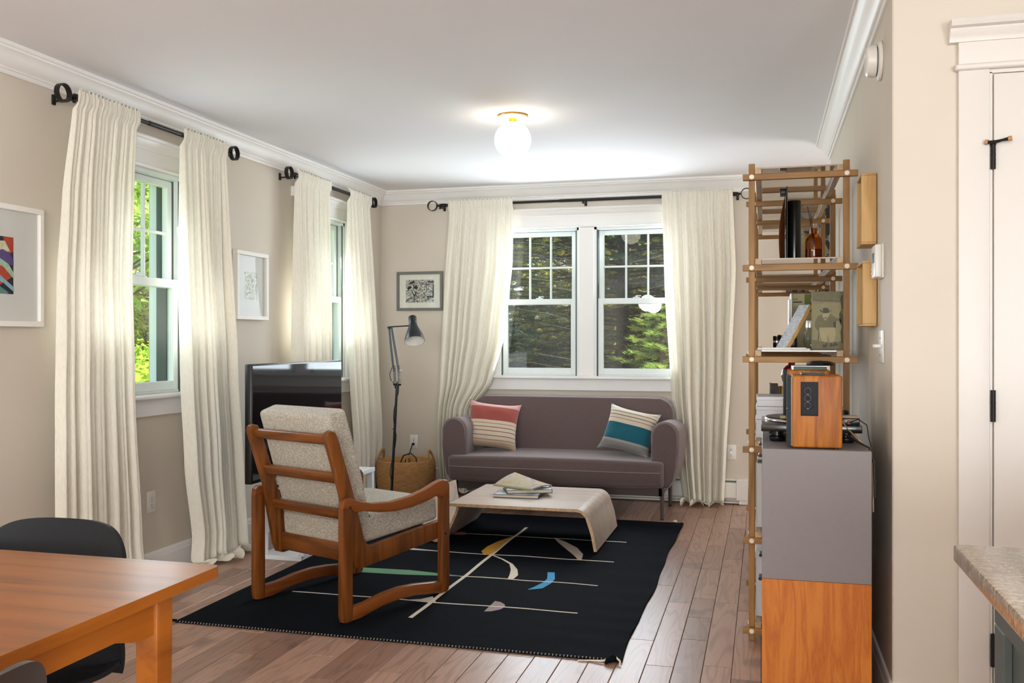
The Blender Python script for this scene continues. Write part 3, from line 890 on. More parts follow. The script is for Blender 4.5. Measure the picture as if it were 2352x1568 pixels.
def curtain(label, axis, left, right, nf, seed, floor_spread=0.0, zbot=0.012, fixed=None, amp=0.05, nu=190, nv=80):
    """left / right: keys [(position along the wall, height)]"""
    rn = random.Random(seed)
    fixed = (YR if axis == 'x' else XRD) if fixed is None else fixed
    ztop = ROD_Z + .038
    ph = [rn.uniform(0, 6.28) for _ in range(6)]
    fr = [rn.uniform(.5, 1.6) for _ in range(6)]
    def make_folds(n):
        ws = [rn.uniform(.55, 1.6) for _ in range(n)]
        s_ = sum(ws); e = [0.0]
        for x in ws:
            e.append(e[-1] + x / s_)
        return e, [rn.uniform(.55, 1.15) for _ in range(n)]
    folds = make_folds(int(nf * 1.5 + .5)); pleats = make_folds(int(nf * 3.6))
    def bump_of(fd, s_):
        e, a = fd
        s_ = min(max(s_, 0), .9999)
        k = max(i for i in range(len(a)) if e[i] <= s_)
        q_ = (s_ - e[k]) / (e[k + 1] - e[k])
        return a[k] * (math.sin(PI * q_) ** .75)
    def fn(u, v):
        # v = 0 top ... 1 bottom (with extra length lying on the floor)
        total = ztop - zbot + floor_spread
        s = v ** 1.0 * total
        z = ztop - s
        lie = 0.0
        if z < zbot + .03 and floor_spread:
            lie = (zbot + .03) - z
            z = zbot + .03 * math.exp(-lie / .03)
        a0, a1 = lerp_keys(left, z), lerp_keys(right, z)
        t = min(1.0, max(0.0, (ztop - z) / 1.2))
        # irregular folds: each a rounded bump towards the room, finer pleats near the gathered top
        w = u + .014 * math.sin(2.6 * z + ph[0]) * math.sin(u * PI) + .008 * math.sin(7 * u + 3 * z + ph[1]) * math.sin(u * PI)
        big = bump_of(folds, w); mid = bump_of(pleats, w)
        A = amp * (.35 + .65 * min(1, t * 1.5))
        dpt = -A * (big * (.55 + .45 * t) * 1.3 + mid * (.55 - .33 * t) * .8) + A * .45
        # casing pocket around the rod and a small ruffle above it
        head = max(0.0, 1 - (ztop - z) / .11)
        if head > 0:
            g = mid - .5
            dpt = dpt * (1 - .7 * head) - head * .010 * g - .021 * math.exp(-((z - ROD_Z) / .022) ** 2)
            z += .008 * head * math.sin(2 * PI * nf * 3.1 * w + ph[5])
        if abs(z - ROD_Z) < .045:
            dpt = min(dpt, -.017)
        along = a0 + (a1 - a0) * u
        # crumple of raw linen
        q = noise.noise(Vector((along * 5, z * 2.2, seed))) * .003 * t + noise.noise(Vector((along * 16, z * 9, seed + 5))) * .0006
        dpt += q
        if lie:
            k = lie / floor_spread
            dpt += -(.5 * lie) * (1 - .45 * math.cos(2 * PI * nf * .5 * w + ph[1])) * .75
            z += .022 * k * (1 + math.sin(2 * PI * nf * 1.3 * w + ph[3])) + .010 * abs(noise.noise(Vector((along * 22, lie * 30, seed))))
            along += .03 * k * math.sin(2 * PI * nf * .8 * w + ph[0])
        z = max(z, .004)
        return (along, fixed + dpt, z) if axis == 'x' else (fixed - dpt, along, z)
    m = MB(); m.grid(lambda a, b: fn(a, b), nu, nv)
    o = m.done('curtain', 'curtain_linen', None, 0)
    o.data.polygons.foreach_set('use_smooth', [True] * len(o.data.polygons))
    c = fn(.5, 1.0)
    base(o, (c[0], c[1], 0))
    return tag(o, label, 'curtain', 'cream linen curtains')
curtain('cream linen curtain nearest the camera, hanging behind the dining chair', 'y',
        [(3.586, 2.336), (3.526, 1.902), (3.499, 1.51), (3.488, 1.0), (3.49, .0)], [(4.029, 2.358), (3.999, 1.973), (3.973, 1.54), (3.985, 1.0), (4.045, .28), (4.08, 0)], 5.3, 11, .03)
curtain('cream linen curtain puddling on the floor between the armchair and the outlet', 'y',
        [(4.388, 2.34), (4.388, 1.68), (4.407, 1.1), (4.45, .55), (4.52, .16), (4.50, 0)], [(4.816, 2.36), (4.839, 1.72), (4.885, 1.08), (4.956, .43), (5.0, 0)], 4.6, 12, .24)
curtain('cream linen curtain behind the television, left panel of the far left window', 'y',
        [(5.665, 2.355), (5.653, 1.79), (5.635, 1.12), (5.64, 0)], [(6.165, 2.356), (6.144, 1.83), (6.13, 1.11), (6.14, 0)], 4.6, 13, .04)
curtain('cream linen curtain in the far left corner above the white bench', 'y',
        [(6.479, 2.354), (6.479, 1.69), (6.54, 1.04), (6.64, .3), (6.66, 0)], [(6.882, 2.38), (6.95, 1.72), (7.03, 1.02), (7.10, .48), (7.06, .25), (7.08, 0)], 4.4, 14, .10)
curtain('cream linen curtain left of the back window, swept aside behind the sofa arm', 'x',
        [(-2.487, 2.37), (-2.532, 1.73), (-2.562, 1.02), (-2.585, .48), (-2.56, .09), (-2.57, 0)],
        [(-1.943, 2.366), (-1.95, 1.9), (-2.026, 1.27), (-2.124, .92), (-2.282, .69), (-2.36, .28), (-2.34, 0)], 5.2, 15, .05)
curtain('cream linen curtain right of the back window, puddling beside the sofa leg', 'x',
        [(-.759, 2.37), (-.742, 1.7), (-.692, .87), (-.643, .37), (-.60, 0)], [(-.228, 2.365), (-.206, 1.79), (-.238, 1.04), (-.276, .38), (-.292, .02)], 5.4, 16, .26)

# ================================================================== RUG
RX0, RX1, RY0, RY1 = -2.515, -.535, 3.61, 6.45
def rug_h(x, y):
    e = max(0.0, (x + 1.35) / .82)
    return .0075 + .0035 * (e ** 2) * (.5 + .5 * math.sin(y * 26 + 3 * math.sin(y * 3.1) + x * 2)) + .002 * noise.noise(Vector((x * 4, y * 4, 1)))
def rug_x(x, y):
    t = (x - RX0) / (RX1 - RX0)
    return x + t * .006 * math.sin(y * 4.3) + t * .003 * math.sin(y * 11)
rg = thing('area_rug', 'black flat-woven rug with abstract coloured shapes under the armchair and coffee table', 'rug', ((RX0 + RX1) / 2, (RY0 + RY1) / 2, 0))
m = MB()
bm = m.bm
NXr, NYr = 60, 200
top = [[bm.verts.new((rug_x(RX0 + (RX1 - RX0) * i / NXr, RY0 + (RY1 - RY0) * j / NYr), RY0 + (RY1 - RY0) * j / NYr, rug_h(RX0 + (RX1 - RX0) * i / NXr, RY0 + (RY1 - RY0) * j / NYr))) for j in range(NYr + 1)] for i in range(NXr + 1)]
for i in range(NXr):
    for j in range(NYr):
        bm.faces.new((top[i][j], top[i + 1][j], top[i + 1][j + 1], top[i][j + 1]))
rim = [top[i][0] for i in range(NXr + 1)] + [top[NXr][j] for j in range(1, NYr + 1)] + [top[i][NYr] for i in range(NXr - 1, -1, -1)] + [top[0][j] for j in range(NYr - 1, 0, -1)]
lowr = [bm.verts.new((v.co.x, v.co.y, .0006)) for v in rim]
for k in range(len(rim)):
    bm.faces.new((rim[k], lowr[k], lowr[(k + 1) % len(rim)], rim[(k + 1) % len(rim)]))
m.done('pile', 'rug_black', rg, 40)
def rug_strip(name, pts, w, mat, sub=12):
    """yarn line woven along the points; w is a width or list of widths"""
    ws = w if isinstance(w, (list, tuple)) else [w] * len(pts)
    P = []
    for k in range(len(pts) - 1):
        for s in range(sub):
            t = s / sub
            P.append((pts[k][0] + (pts[k + 1][0] - pts[k][0]) * t, pts[k][1] + (pts[k + 1][1] - pts[k][1]) * t, ws[k] + (ws[k + 1] - ws[k]) * t))
    P.append((pts[-1][0], pts[-1][1], ws[-1]))
    L, Rr = [], []
    for k, (x, y, ww) in enumerate(P):
        q0, q1 = P[max(k - 1, 0)], P[min(k + 1, len(P) - 1)]
        dx, dy = q1[0] - q0[0], q1[1] - q0[1]
        n = math.hypot(dx, dy) or 1
        nx, ny = -dy / n * ww / 2, dx / n * ww / 2
        for lst, sg in ((L, 1), (Rr, -1)):
            X, Yy = x + nx * sg, y + ny * sg
            lst.append((rug_x(X, Yy), Yy, rug_h(X, Yy) + .0012))
    V = L + Rr; n = len(P)
    return pydata(name, V, [(k, k + 1, n + k + 1, n + k) for k in range(n - 1)], mat, rg)
for yy, xa, xb in ((5.733, -1.84, -.814), (5.208, -2.30, -.811), (4.69, -1.55, -.82), (4.189, -2.25, -.817)):
    rug_strip('woven_line', [(xa + (xb - xa) * k / 6, yy + .006 * math.sin(k * 2.1 + yy)) for k in range(7)], .014, 'yarn_cream')
rug_strip('woven_line', [(-1.523, 3.921 + (6.023 - 3.921) * k / 6) for k in range(7)], .021, 'yarn_cream')
rug_strip('woven_arc', [(-1.512, 5.189), (-1.43, 5.11), (-1.355, 5.013), (-1.308, 4.893), (-1.283, 4.782), (-1.279, 4.699)], [.012, .014, .018, .036, .045, .03], 'yarn_cream')
rug_strip('woven_shape', [(-1.548, 5.19), (-1.565, 5.28), (-1.565, 5.40), (-1.553, 5.55), (-1.530, 5.72)], [.03, .085, .085, .06, .006], 'yarn_yellow')
rug_strip('woven_shape', [(-1.273, 5.747), (-1.196, 5.64), (-1.105, 5.49), (-1.04, 5.34), (-1.006, 5.21)], [.004, .05, .075, .06, .02], 'yarn_grey')
rug_strip('woven_shape', [(-1.103, 4.89), (-1.076, 4.75), (-1.078, 4.66), (-1.095, 4.57), (-1.135, 4.517)], [.038, .04, .045, .05, .006], 'yarn_blue')
rug_strip('woven_shape', [(-2.34, 4.69), (-2.1, 4.675), (-1.85, 4.69), (-1.54, 4.687)], [.05, .1, .1, .01], 'yarn_green')
rug_strip('woven_shape', [(-1.95, 5.72), (-1.90, 5.722), (-1.86, 5.722), (-1.825, 5.725)], [.05, .1, .08, .008], 'yarn_red')
rug_strip('woven_shape', [(-1.235, 4.19), (-1.205, 4.19), (-1.175, 4.19), (-1.166, 4.19)], [.18, .16, .09, .04], 'yarn_mauve')
rug_strip('woven_shape', [(-1.64, 4.19), (-1.58, 4.205), (-1.525, 4.235)], [.006, .04, .1], 'yarn_white')
rug_strip('woven_shape', [(-2.15, 5.225), (-2.02, 5.222), (-1.86, 5.21)], [.045, .04, .012], 'yarn_white')
# stitched selvedge along the near edge and corner tassels
V, F = [], []
for k in range(130):
    x = RX0 + .02 + k * (RX1 - RX0 - .04) / 130
    i = len(V)
    z = rug_h(x, RY0) + .001
    V += [(x, RY0 - .001, z - .004), (x + .005, RY0 - .001, z - .004), (x + .005, RY0 + .004, z), (x, RY0 + .004, z)]
    F.append((i, i + 1, i + 2, i + 3))
o = pydata('selvedge_stitches', V, F, 'yarn_cream', rg); o['kind'] = 'stuff'
MB().tube([(-.55, 3.625, .01), (-.565, 3.60, .018), (-.585, 3.585, .01), (-.59, 3.57, .006)], [.008, .014, .010, .004], 8).done('tassel', 'rug_black', rg)
MB().tube([(-.575, 3.60, .012), (-.61, 3.588, .008), (-.65, 3.592, .005), (-.70, 3.585, .004)], [.004, .004, .003, .002], 6).tube([(-.555, 3.61, .02), (-.535, 3.59, .012), (-.532, 3.565, .005)], [.004, .004, .004], 6).done('tassel', 'yarn_cream', rg)
MB().tube([(-2.51, 3.615, .01), (-2.54, 3.60, .012), (-2.58, 3.585, .006)], [.006, .006, .004], 6).done('tassel', 'rug_black', rg)
MB().tube([(-.575, 6.455, .012), (-.585, 6.47, .016), (-.60, 6.475, .01)], [.006, .008, .004], 6).done('tassel', 'yarn_cream', rg)

# ================================================================== ARMCHAIR
ang = math.atan2(.923, .385) - PI / 2        # local y = forward
ch = thing('armchair', 'teak armchair with cream boucle cushions standing on the black rug', 'armchair', (-1.761, 3.778, .008), ang, world=False)
# local frame: u across (towards the far side) = -x ; v forward = y
def CH(u):                                   # returns mapping for a prism in the side plane, starting at offset u
    return lambda v, z, c: (-(u + c), v, z)
rearleg = [(-.030, .03), (-.022, .004), (-.008, 0), (.024, 0), (.030, .02), (.030, .452), (.036, .475), (.014, .505), (-.03, .50)]
frontleg = [(.616, .06), (.614, 0), (.65, 0), (.665, .008), (.672, .03), (.672, .50), (.66, .50), (.616, .466)]
arm = [(-.030, .50), (.014, .50), (.036, .480), (.10, .476), (.20, .456), (.30, .447), (.40, .45), (.50, .463), (.59, .484), (.616, .466), (.672, .50), (.671, .53), (.655, .55), (.625, .557), (.585, .551),
       (.50, .524), (.40, .505), (.27, .496), (.15, .505), (.06, .528), (.02, .545), (-.008, .545), (-.025, .532)]
runner = [(.024, .002), (.07, .002), (.13, .013), (.22, .028), (.325, .033), (.43, .028), (.53, .013), (.614, .0), (.616, .058), (.54, .068), (.43, .083), (.325, .089), (.22, .083), (.11, .066), (.030, .062)]
upright = [(-.090, .815), (-.084, .838), (-.064, .846), (-.038, .838), (-.022, .815), (.07, .556), (.135, .345), (.152, .316), (.18, .306), (.655, .350), (.655, .262), (.16, .214), (.112, .210), (.078, .222), (.060, .262), (.0, .556)]
for u0 in (0.0, .614):
    for nm, poly in (('leg', rearleg), ('leg', frontleg), ('armrest', arm), ('runner', runner)):
        MB().prism(poly, 0, .036, CH(u0), .007).done(nm, 'teak_z' if nm == 'leg' else 'teak_edge', ch, 40)
    for vv, zz in ((.01, .505), (.636, .29)):
        cx = u0 - .001 if u0 == 0 else u0 + .037
        MB().cyl((-cx, vv, zz), (-(cx + .003 * (-1 if u0 == 0 else 1)), vv, zz), .006, n=10).done('plug', 'dark_cover', ch)
for u0 in (.038, .578):
    MB().prism(upright, 0, .034, CH(u0), .008).done('back_upright', 'teak_z', ch, 40)
def slat(v, z, h, d, nm='back_slat', rot=0.30):
    Mx = Matrix.Translation((0, v, z)) @ Matrix.Rotation(rot, 4, 'X')
    MB().box(-.580, -.070, -d / 2, d / 2, -h / 2, h / 2, .009, 3, Mx).done(nm, 'teak', ch)
slat(-.050, .803, .046, .026); slat(.004, .628, .048, .026); slat(.056, .458, .048, .026)
slat(.108, .272, .085, .03, 'back_rail', .05)
slat(.63, .285, .07, .026, 'front_rail', 0)
# cushions
def back_cushion():
    Mx = Matrix.Translation((0, .118, .36)) @ Matrix.Rotation(.30, 4, 'X')
    def puff(c):
        k = 1 + .10 * math.sin((c.z) / .60 * PI)
        return (c.x, c.y * k, c.z)
    m = MB(); m.box(-.572, -.078, -.0, .110, .0, .572, .030, 4, None, puff, sub=4)
    bmesh.ops.transform(m.bm, matrix=Mx, verts=m.bm.verts)
    return m.done('back_cushion', 'boucle', ch, 60)
bc = back_cushion()
Mx = Matrix.Translation((0, .10, .302)) @ Matrix.Rotation(.075, 4, 'X')
m = MB(); m.box(-.572, -.078, 0, .575, .0, .118, .030, 4, None, lambda c: (c.x, c.y, c.z + (.012 * math.sin(min(1, max(0, c.y / .575)) * PI) if c.z > .06 else 0)), sub=4)
bmesh.ops.transform(m.bm, matrix=Mx, verts=m.bm.verts)
sc_ = m.done('seat_cushion', 'boucle', ch, 60)
MB().tube([(-.100, .155, .44), (-.092, .19, .452), (-.09, .205, .43), (-.095, .20, .41)], [.006, .010, .012, .008], 8, flat=.4).done('strap', 'sofa_frame', bc)

# ================================================================== SOFA
sf = thing('sofa', 'mauve wool two-seat sofa with rounded arms under the back window', 'sofa', (-1.44, 6.85, 0))
SX0, SX1 = -2.315, -.565
def seatfn(c):
    t = (c.x + 1.457) / .80
    y = c.y
    if y < 6.6:
        y += .05 * t ** 4
    z = c.z + (.018 * (1 - min(1, abs(t)) ** 3) * (1 if c.z > .32 else 0))
    if c.z < .30:
        z += .02 * max(0, abs(t) - .8)
        y += (.30 - c.z) * .35 if y < 6.62 else 0
    return (c.x, y, z)
MB().box(-2.243, -.672, 6.455, 7.12, .218, .402, .058, 6, None, seatfn, sub=6).done('seat', 'sofa_wool', sf, 60)
def backfn(c):
    c = Vector(c)
    rr = .115
    for sx, xe in ((-1, -2.225), (1, -.655)):
        dx = (c.x - (xe - sx * rr)) * sx; dz = c.z - (.815 - rr)
        if dx > 0 and dz > 0:
            k = max(dx, dz) / math.hypot(dx, dz)
            c.x = xe - sx * rr + sx * dx * k; c.z = .815 - rr + dz * k
    t = (c.z - .30) / .52
    k = abs((c.x + 1.44) / .80)
    return (c.x, c.y + .075 * t - .03 * (1 - k ** 2) * math.sin(max(0, t) * PI) * 0, c.z - .012 * max(0, k - .6) ** 2 * (1 if c.z > .7 else 0))
MB().box(-2.225, -.655, 6.985, 7.155, .25, .815, .068, 6, None, backfn, sub=16).done('backrest', 'sofa_wool', sf, 60)
def sofa_arm(sg):
    """arm outline in (x outward, z), swept from front to back"""
    xo = SX0 if sg < 0 else SX1
    f0 = lambda a, b, c: (xo - sg * a, c, b)
    pr = []
    w = .205
    for k in range(13):            # rounded top
        a = PI * k / 12
        pr.append((w / 2 - math.cos(a) * w / 2, .585 + math.sin(a) * .098))
    pr = pr + [(w, .50), (w - .004, .40), (w - .018, .30), (w - .05, .235), (w - .09, .215), (.07, .222), (.035, .27), (.012, .36), (.001, .48)]
    m = MB(); bm = m.bm
    N = 10; rings = []
    for i in range(N + 1):
        t = i / N
        yv = 6.565 + .60 * t
        sc = 1 - .07 * math.exp(-t * 12) - .12 * max(0, t - .75)
        zt = 1.0 - .06 * t
        rings.append([bm.verts.new((xo - sg * (w / 2 + (a - w / 2) * sc) + sg * -.02 * t * 0, yv + .02 * math.sin(PI * (b - .2) / .5) * (-1 if i == 0 else 0) * .5, .22 + (b - .22) * zt)) for a, b in pr])
    n = len(pr)
    for a, b in zip(rings, rings[1:]):
        for j in range(n):
            bm.faces.new((a[j], a[(j + 1) % n], b[(j + 1) % n], b[j]))
    f1 = bm.faces.new(rings[0]); f2 = bm.faces.new(rings[-1][::-1])
    bmesh.ops.recalc_face_normals(bm, faces=bm.faces)
    bmesh.ops.bevel(bm, geom=list(f1.edges), offset=.022, segments=4, profile=.5, affect='EDGES', clamp_overlap=True)
    o = m.done('arm', 'sofa_wool', sf, 60)
    # piping around the front panel
    pts = []
    for a, b in pr:
        sc = .86
        pts.append((xo - sg * (w / 2 + (a - w / 2) * sc * .97), 6.5635, .215 + (b - .22) * .97 + .006))
    MB().tube(pts, .0032, 6, True).done('piping', 'chair_piping', o)
    return o
sofa_arm(-1); sofa_arm(1)
# seam along the seat front
pts = [(-2.225 + 1.535 * k / 24, 6.449 + .05 * ((-2.225 + 1.535 * k / 24 + 1.457) / .80) ** 4, .332 + .004 * math.sin(k / 24 * PI)) for k in range(25)]
MB().tube(pts, .0028, 6).done('piping', 'chair_piping', sf)
m = MB()
m.box(-2.20, -.68, 6.54, 6.565, .165, .222, .003, 1); m.box(-2.20, -.68, 7.12, 7.145, .165, .222, .003, 1)
m.box(-2.20, -2.17, 6.54, 7.14, .165, .222, .003, 1); m.box(-.71, -.68, 6.54, 7.14, .165, .222, .003, 1)
m.done('base_frame', 'sofa_frame', sf)
for x in (-2.19, -.685):
    for y in (6.556, 7.135):
        lg = MB().cyl((x, y, .222), (x, y, .006), .0165, .0125, 16).done('leg', 'sofa_frame', sf)
        MB().cyl((x, y, .008), (x, y, 0), .0135, .0135, 14).done('glide', 'cord_black', lg)

# ---- throw pillows
def pillow(label, mat, loc, rot, w=.40, h=.38, th=.075, ears=(.035, .035, .02, .02)):
    def make(side):
        def fn(u, v):
            a, b = u * 2 - 1, v * 2 - 1
            pin = 1 - .075 * (1 - b * b) * abs(a) ** 4
            pib = 1 - .06 * (1 - a * a) * abs(b) ** 4
            x = a * w / 2 * pin; z = b * h / 2 * pib
            c = abs(a) ** 5 * abs(b) ** 5
            e = ears[(0 if a < 0 else 1) if b > 0 else (2 if a < 0 else 3)]
            x += math.copysign(c * e * .7, a); z += math.copysign(c * e, b)
            t = th * ((1 - a ** 4) * (1 - b ** 4)) ** .6
            wr = .006 * noise.noise(Vector((x * 14, z * 14, side + loc[0]))) * (1 - max(abs(a), abs(b)) ** 6)
            return (x, side * (t + wr), z)
        return fn
    m = MB()
    m.grid(make(-1), 36, 36); m.grid(make(1), 36, 36)
    bmesh.ops.remove_doubles(m.bm, verts=m.bm.verts, dist=.0004)
    bmesh.ops.recalc_face_normals(m.bm, faces=m.bm.faces)
    o = m.done('throw_pillow', mat, None, 70)
    o.location = loc; o.rotation_euler = rot
    return tag(o, label, 'pillow', 'striped throw pillows')
pillow('cream throw pillow with a rust red band on the left of the sofa', 'pillow_red', (-1.99, 6.83, .602), (R(-20), R(6), R(12)), .385, .35, ears=(.012, .012, .02, .02))
pillow('cream throw pillow with a wide teal band on the right of the sofa', 'pillow_teal', (-.950, 6.83, .588), (R(-22), R(11), R(-10)), .375, .325, ears=(.014, .012, .02, .02))

# ================================================================== COFFEE TABLE
ct = thing('coffee_table', 'low bent plywood coffee table on the rug in front of the sofa', 'coffee table', (-1.43, 5.79, .008))
def ribbon(path, th, y0, y1, name, parent, rc=0.0):
    """bent plywood sheet: path in (x, z), given thickness, from y0 to y1"""
    m = MB(); bm = m.bm
    P = [Vector((a, b)) for a, b in path]
    n = len(P); A, B = [], []
    for i in range(n):
        d = (P[min(i + 1, n - 1)] - P[max(i - 1, 0)]).normalized()
        nn = Vector((-d.y, d.x)) * th / 2
        A.append(P[i] + nn); B.append(P[i] - nn)
    def ins(i):                     # rounded corners at the sheet ends
        return 0.0
    va = [[bm.verts.new((q.x, y, q.y)) for q in A] for y in (y0, y1)]
    vb = [[bm.verts.new((q.x, y, q.y)) for q in B] for y in (y0, y1)]
    for i in range(n - 1):
        bm.faces.new((va[0][i], va[0][i + 1], va[1][i + 1], va[1][i]))
        bm.faces.new((vb[0][i], vb[1][i], vb[1][i + 1], vb[0][i + 1]))
        for k in (0, 1):
            f = bm.faces.new((va[k][i], vb[k][i], vb[k][i + 1], va[k][i + 1])); f.material_index = 1
    for i in (0, n - 1):
        f = bm.faces.new((va[0][i], va[1][i], vb[1][i], vb[0][i])); f.material_index = 1
    bmesh.ops.recalc_face_normals(bm, faces=bm.faces)
    return m.done(name, ['birch_ply', 'ply_edge'], parent, 30)
def arc(cx, cz, r, a0, a1, n=10):
    return [(cx + r * math.cos(R(a0 + (a1 - a0) * k / n)), cz + r * math.sin(R(a0 + (a1 - a0) * k / n))) for k in range(n + 1)]
top_path = [(-1.845, .252), (-1.5, .252), (-1.065, .252)] + arc(-1.062, .182, .07, 88, 14, 12) + [(-.968, .12), (-.948, .018)]
ribbon(top_path, .018, 5.385, 6.175, 'top_and_leg', ct)
ribbon([(-1.80, .243), (-1.812, .20), (-1.838, .14), (-1.87, .08), (-1.905, .035), (-1.945, .019), (-1.985, .03), (-2.015, .07), (-2.035, .13), (-2.05, .20), (-2.06, .285)], .016, 5.42, 6.14, 'magazine_curve', ct)


ZT = .262
def book(label, loc, rz, w, dp, h, cover, group='books on the coffee table', spine=1):
    t = thing('book', label, 'book', loc, rz, group, world=False)
    MB().box(-w / 2, w / 2, -dp / 2, dp / 2, 0, .0028, .0006, 1).box(-w / 2, w / 2, -dp / 2, dp / 2, h - .0028, h, .0006, 1).box(w / 2 - .003, w / 2, -dp / 2, dp / 2, 0, h, .0006, 1).done('cover', cover, t)
    MB().box(-w / 2 + .006, w / 2 - .003, -dp / 2 + .005, dp / 2 - .005, .0028, h - .0028).done('pages', 'page_edge', t, 0)
    return t
b1 = book('navy hardcover book at the bottom of the coffee table stack', (-1.505, 5.765, ZT), R(3), .29, .215, .021, 'navy_cover')
MB().box(-.14, .14, -.103, .103, .021, .0214).done('jacket_print', 'pale_cover', b1, 0)
b2 = book('dark hardcover book in the middle of the coffee table stack', (-1.47, 5.835, ZT + .0216), R(22), .29, .235, .024, 'dark_cover')
MB().box(-.14, .14, -.113, .113, .024, .0244).done('jacket_print', 'pale_cover', b2, 0)
mg = thing('magazine', 'folded magazine with a pastel cover on top of the book stack', 'magazine', (-1.50, 5.83, ZT + .047), R(-25), world=False)
def magf(u, v):
    x = (u - .5) * .31; y = v * .21 - .10
    lift = .055 * (1 - u) ** 1.2 * v ** 1.3 + .012 * math.sin(v * PI) * (1 - .3 * u)
    curl = .012 * math.exp(-(v / .10) ** 2)
    return (x, y - .004 * (1 - v), .008 + lift + .010 * v * u * 0 + .0 - curl * .4)
MB().grid(lambda u, v: tuple(Vector(magf(u, v)) + Vector((0, 0, .004))), 16, 14, .0008).done('cover', 'magazine_cover', mg, 60)
MB().tube([(-.155, -.102, .008), (.155, -.102, .008)], .0075, 10).done('folded_spine', 'olive_light', mg)
for k in range(3):
    MB().grid(lambda u, v: tuple(Vector(magf(u, v)) + Vector((.002 * k, 0, .002 - .002 * k - (.010 if False else 0)))), 14, 10, .0005).done('page', 'paper', mg, 60)

# ================================================================== TV AND BENCH
bn = thing('tv_bench', 'low white bench with a floor plate carrying the television', 'bench', (-2.70, 5.28, 0))
bx0, bx1, by0, by1, bz = -2.79, -2.50, 4.79, 5.78, .405
MB().box(bx0, bx1, by0, by1, bz - .026, bz, .002, 1).done('top', 'white_laminate', bn)
MB().box(bx0, bx1 - .02, by0, by1, .0, .026, .002, 1).done('floor_plate', 'white_laminate', bn)
for x in (bx0 + .005, bx1 - .040):
    for y in (by0 + .005, by1 - .040):
        MB().box(x, x + .035, y, y + .035, .026, bz - .026, .002, 1).done('leg', 'white_laminate', bn)
tv = thing('television', 'black flat-screen television on the white bench, switched off', 'television', (-2.66, 4.965, bz))
MB().box(-2.655, -2.615, 4.415, 5.515, .485, 1.122, .006, 2).done('bezel', 'tv_case', tv)
def m_tv():
    t = NT('tv_screen')
    n = t.n('ShaderNodeTexNoise', Scale=5.0); t.l(t.coords(), n.inputs['Vector'])
    return t.end(t.bsdf(t.ramp(n.outputs[0], [(0.3, '#08080b'), (0.7, '#0a0a0e')]), 0.05, 0, None, 0.35, 0.0, 0.02))
m_tv()
MB().box(-2.6155, -2.6135, 4.428, 5.502, .505, 1.112).done('screen', 'tv_screen', tv, 0)
MB().box(-2.70, -2.655, 4.65, 5.28, .52, .95, .01, 2).done('back_housing', 'tv_case', tv)
for y in (4.86, 5.12):
    MB().box(-2.72, -2.56, y - .02, y + .02, bz, bz + .012, .003, 1).box(-2.66, -2.63, y - .012, y + .012, bz + .01, .49, .003, 1).done('foot', 'tv_case', tv)

# ================================================================== FLOOR LAMP
LY = 6.45
fl = thing('floor_lamp', 'black adjustable floor lamp with a bell shade in front of the basket', 'lamp', (-2.665, LY, 0))
MB().lathe([(.115, 0), (.115, .012), (.108, .018), (.02, .022), (.014, .04)], 40, Matrix.Translation((-2.665, LY, 0))).done('base', 'lamp_black', fl)
MB().cyl((-2.665, LY, .02), (-2.617, LY, .905), .0105, .0095, 14).done('pole', 'lamp_black', fl)
MB().cyl((-2.618, LY, .895), (-2.617, LY, .915), .017, .017, 16).done('collar', 'lamp_black', fl)
J0, J1 = (-2.640, 1.062), (-2.600, 1.052)
m = MB()
m.box(-2.645, -2.585, LY - .006, LY + .006, .915, .93, .002, 1)
m.tube([(-2.612, LY, .915), (-2.612, LY, .945)], .007, 10)
for xx in (-2.632, -2.598):
    for dy in (-.012, .012):
        m.tube([(xx, LY + dy, .94), (xx - .004, LY + dy, 1.05)], .0035, 8)
m.done('bracket', 'lamp_black', fl)
for xx in (-2.648, -2.588):
    for dy in (-.016, .016):
        pts = [(xx + .004 * math.cos(k * 1.9), LY + dy + .004 * math.sin(k * 1.9), .945 + k * .0026) for k in range(34)]
        MB().tube(pts, .0015, 5).done('spring', 'spring_steel', fl)
MB().cyl((-2.655, LY, 1.06), (-2.585, LY, 1.062), .0035, n=8).cyl((-2.65, LY, .94), (-2.585, LY, .94), .003, n=8).done('spacer', 'spring_steel', fl)
for dy in (-.009, .009):
    MB().tube([(J0[0], LY + dy, 1.02), (J0[0] - .006, LY + dy, 1.06), (-2.679, LY + dy, 1.338)], .0055, 8).done('lower_arm', 'lamp_black', fl)
    MB().tube([(J1[0], LY + dy, 1.01), (J1[0] - .006, LY + dy, 1.05), (-2.659, LY + dy, 1.338)], .0055, 8).done('lower_arm', 'lamp_black', fl)
MB().box(-2.69, -2.65, LY - .012, LY + .012, 1.335, 1.352, .004, 2).done('elbow', 'lamp_black', fl)
for dy in (-.007, .007):
    MB().tube([(-2.672, LY + dy, 1.349), (-2.52, LY + dy, 1.356)], .0045, 8).done('upper_arm', 'lamp_black', fl)
ax = Vector((.25, -.42, -.87)).normalized()
Msh = Matrix.Translation((-2.513, LY + .045, 1.425)) @ ax.to_track_quat('Z', 'Y').to_matrix().to_4x4()
outer = [(.004, 0), (.026, .001), (.0305, .006), (.0295, .05), (.031, .072), (.040, .10), (.055, .135), (.066, .165), (.073, .195), (.0755, .208)]
inner = [(.0735, .208), (.071, .195), (.064, .167), (.053, .138), (.038, .104), (.028, .075), (.0, .07)]
sh = MB().lathe(outer + inner[:1], 36, Msh, cap=False).done('shade', 'lamp_black', fl, 50)
MB().lathe(inner, 36, Msh, cap=False).done('shade_lining', 'lamp_white', sh, 50)
MB().lathe([(.0, .09), (.018, .095), (.028, .125), (.026, .15), (.0, .172)], 20, Msh, cap=False).done('bulb', 'lamp_white', sh, 50)
pts = []
